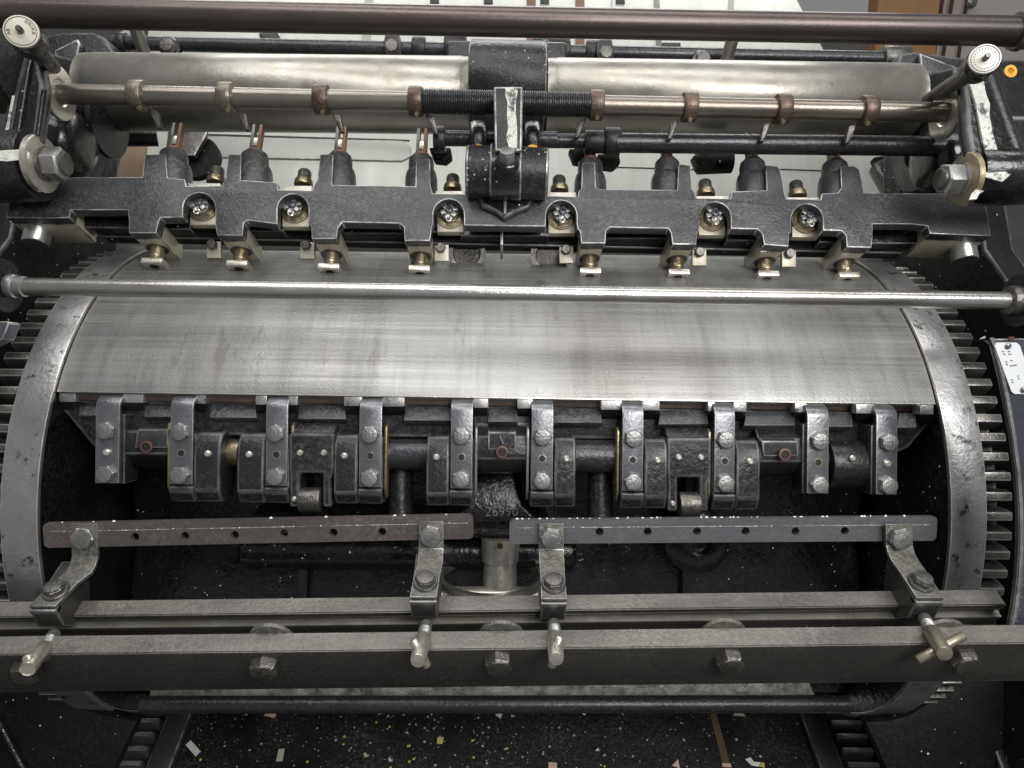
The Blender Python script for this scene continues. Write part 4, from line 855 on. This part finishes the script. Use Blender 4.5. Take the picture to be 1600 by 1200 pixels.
MB().prism(hp.ps([(1526, 264), (1545, 270), (1570, 268), (1580, 272), (1566, 284), (1552, 280), (1530, 274)]), FW*.004).build('hub_paint_patch', 'paintwhite', t)
MB().prism(hp.ps([(1518, 303), (1525, 296), (1538, 298), (1530, 303), (1526, 311), (1514, 312)]), FW*.004).build('paint_splash', 'paintwhite', t)
MB().lathe(W(1508, 280, 2.44), -EX, [(-.01, .090), (.008, .090), (.010, .086)], 56).build('hub_washer', 'brassy', t)
nc = W(1504, 280, 2.44); MB().lathe(nc, -EX, [(0, .056), (.014, .058), (.016, .05)], 40).build('nut_washer', 'steel', t)
MB().lathe(nc - EX*.016, -EX, [(0, .056), (.048, .056), (.056, .049)], 6, .3).build('hex_nut', 'steel', t, bevel=.003)
MB().lathe(nc - EX*.07, -EX, [(-.01, .038), (.012, .038), (.016, .032), (.012, .018)], 28).build('nut_stud', 'boltdark', t)
c = W(1538, 93, 2.05); dialf(t, c, -(W(1462, 178, 2.5)-c), .044, .075, 'dialwhite', (), W(1450, 156, 2.85))
# orange eye on the right frame, small handle rod
tag(MB().lathe(W(1578, 112, 2.9), -FW, [(0, .026), (.006, .026), (.006, .014), (0, .012)], 24).build('oil_eye', 'orange'), 'yellow orange ringed oil eye on the black frame right of the white dial', 'oil hole')
tag(MB().tube(W(1570, 186, 2.9), W(1680, 188, 2.9), .012).build('short_rod', 'rod'), 'short thin shiny rod at the right edge behind the white-painted lever', 'rod')
for lab, x0, y, r in (('black round shaft end left of the left lever arm', 8, 95, .12),):
    tag(MB().tube(W(-60, 110, 2.9), W(34, 108, 2.9), .17).build('side_shaft', 'cast'), lab, 'shaft')
for x, y, s in ((112, 225, 1), (1462, 250, -1)):
    b = MB(); b.lathe(W(x, y, 2.80), EX*s, [(-.1, .13), (.0, .13), (.03, .12), (.05, .10), (.06, .06), (.062, .01)], 40)
    tag(b.build('bearing_boss', 'glossclean'), 'glossy black bearing boss behind the %s hex nut' % ('left' if s > 0 else 'right'), 'bearing', 'bearing bosses beside the levers')

# ================================================================== LOWER DRUM, TUBE, PAPER
BH = 3.195       # depth of the bed's bearers below the camera
def onbed(px, py, h=BH): r = ray(px, py); return CAM + r*(h/-r.z)
t = thing('printing_bed', 'flat black printing bed low under the cylinder, with steel bearers and gear racks', 'printing bed', CAM + V((0, 2.4, -BH-.1)))
MB().box(CAM + V((0, 2.9, -BH-.06)), V((1.44, 0, 0)), V((0, 1.9, 0)), V((0, 0, .03))).build('bed_plate', 'bed', t, bevel=.006)
BT = BH + .03
for s in (-1, 1):
    MB().box(CAM + V((s*1.50, 2.9, -BH-.05)), V((.053, 0, 0)), V((0, 1.9, 0)), V((0, 0, .05))).build('bearer', 'ribband', t, bevel=.005, edge='edge')
    rk = MB().box(CAM + V((s*1.655, 2.9, -BH-.09)), V((.075, 0, 0)), V((0, 1.9, 0)), V((0, 0, .03))).build('gear_rack', 'geardark', t)
    b = MB()
    for i in range(58):
        y = 1.02 + i*.0655; c = CAM + V((s*1.655, y, -BH-.06))
        b.loft([[c + V((s_*.072, -.019, 0)), c + V((s_*.072, -.010, .05)), c + V((s_*.072, .010, .05)), c + V((s_*.072, .019, 0))] for s_ in (-1, 1)])
    b.build('rack_teeth', 'bolt', rk, bevel=.003, edge='steel')
tag(MB().tube(W(222, 1101, 2.62), W(1325, 1100, 2.62), .031).build('black_tube', 'blackrod'), 'slim black tube running under the rails just above the printing bed', 'tube')
nn = V((0, 0, 1))
b = MB(); b.prism([onbed(x, y, BT-.002) for x, y in ((1104, 1095), (1114, 1095), (1148, 1220), (1136, 1220))], nn*-.004); tag(b.build('brown_tape', 'strapbrown'), 'narrow brown tape running down the black bed on the right', 'tape')
def scrap(px, py, wpx, hpx, rot, mt, label, shape=4):
    if shape == 4: q = [(-.5, -.5), (.5, -.42), (.46, .5), (-.55, .45)]
    elif shape == 3: q = [(-.5, .4), (.5, .5), (.2, -.5)]
    else: q = [(-.5, -.1), (-.1, -.5), (.1, 0), (.5, -.1), (.4, .4), (-.1, .45)]
    c_, s_ = math.cos(rot), math.sin(rot)
    P = onbed(px, py, BT); k_ = (P-CAM).dot(cF)/FPX
    pts = [P + V(((x*c_*wpx-y*s_*hpx)*k_, -(x*s_*wpx+y*c_*hpx)*k_*1.13, .002 + random.random()*.01)) for x, y in q]
    b = MB(); b.prism(pts, nn*.0012); o = b.build('paper_scrap', mt); return tag(o, label, 'paper scrap', 'paper scraps on the black bed')
SCR = [(425, 1115, 16, 13, .1, 'papp', 'pink square paper scrap just below the black tube, left part of the bed', 4),
 (303, 1171, 27, 9, .6, 'papw', 'long white paper scrap slanting beside the left bearer', 4),
 (439, 1181, 10, 18, -.1, 'papg', 'upright pale green paper scrap at the bottom, below the pink square one', 4),
 (1153, 1114, 20, 12, 0, 'papg', 'pale triangular paper scrap touching the brown tape top', 3),
 (780, 1118, 9, 8, .4, 'papw', 'small white paper scrap below the tube under the middle rail bolt', 4),
 (864, 1197, 13, 9, 0, 'papp', 'pink paper scrap cut off by the bottom edge near the middle', 4),
 (1056, 1194, 12, 12, .3, 'papp', 'pink pointed paper scrap at the bottom edge left of the brown tape', 3),
 (1175, 1192, 22, 12, .2, 'papw', 'white ragged paper scrap at the bottom edge right of the brown tape', 5),
 (1189, 1196, 10, 7, .2, 'papy', 'ochre paper scrap touching the ragged white one at the bottom edge', 4),
 (911, 1115, 9, 5, .4, 'papw', 'tiny curled white paper scrap just under the tube right of the middle', 5),
 (1135, 1197, 14, 6, 0, 'papp', 'pink paper scrap cut off at the foot of the brown tape', 4),
 (933, 1172, 8, 5, 0, 'papw', 'tiny white arrow-shaped paper scrap alone on dark drum right of middle', 3),
 (688, 1158, 9, 9, 0, 'papy', 'round orange paper dot on the bed below the middle', 4),
 (610, 1188, 8, 9, 0, 'papw', 'white paper scrap amid the lilac confetti dots', 5),
 (572, 1180, 9, 8, 0, 'papg', 'pale greenish paper scrap left of the confetti dots', 5)]
for a in SCR: scrap(*a)
b = MB(); b2 = MB()
for i in range(140):
    px = random.gauss(630, 150) if i < 95 else random.uniform(300, 1240); py = random.uniform(1114, 1205)
    if not 300 < px < 1240: continue
    P, n_ = onbed(px, py, BT), nn; (b if random.random() < .65 else b2).lathe(P + n_*.001, n_, [(0, random.choice([.002, .003, .005, .006])), (.001, .002)], 8)
tag(b.build('confetti', 'papb'), 'scattered tiny lilac grey confetti dots strewn over the black bed', 'confetti', kind='stuff')
tag(b2.build('paper_crumbs', 'papy'), 'scattered tiny yellow paper crumbs strewn over the black bed', 'crumbs', kind='stuff')
for pts, lab in (([(-40, 1050), (60, 1062), (84, 1082), (118, 1107), (180, 1121), (214, 1127), (172, 1215), (-40, 1215)], 'black cast foot of the press filling the bottom left corner'), ([(1640, 1045), (1492, 1062), (1458, 1095), (1420, 1119), (1385, 1127), (1352, 1128), (1392, 1215), (1640, 1215)], 'black cast foot of the press filling the bottom right corner')):
    fp = PL(800, 1130, 2.62, 0); f_ = thing('corner_casting', lab, 'machine foot', fp.p(pts[-1][0], 1215)); MB().prism(fp.ps(pts), FW*.06).build('foot_casting', 'dark', f_, bevel=.01)
    s_ = 1 if pts[0][0] < 0 else -1; xx = 0 if s_ > 0 else 1600
    MB().tube(fp.p(xx - s_*10, 1105, -.01), fp.p(xx + s_*48, 1215, -.01), .014).build('casting_ridge', 'glossclean', f_)
# machine bed under everything
bd = MB().box(MP(0, 3.2, 3.4), EX*2.2, BACK*1.6, DOWN*.05).build('machine_bed', 'dark'); struct(bd)
bk = MB().ext([(.2, 4.45), (2.9, 4.3), (2.9, 4.4), (.2, 4.55)], -2.0, 2.0).build('bed_back_wall', 'dark'); tag(bk, 'dark inner back wall of the press low behind the drums', 'machine wall')

# ================================================================== scale drawing units to metres
bpy.context.view_layer.update()
done = set(); S = Matrix.Scale(K, 4)
for o in SC.objects:
    if o.type in ('CAMERA', 'LIGHT'): continue
    if o.parent is None: o.location = V(o.location)*K
    if 'loc0' in o: del o['loc0']
    if o.type == 'MESH' and o.data.name not in done:
        done.add(o.data.name); o.data.transform(S)
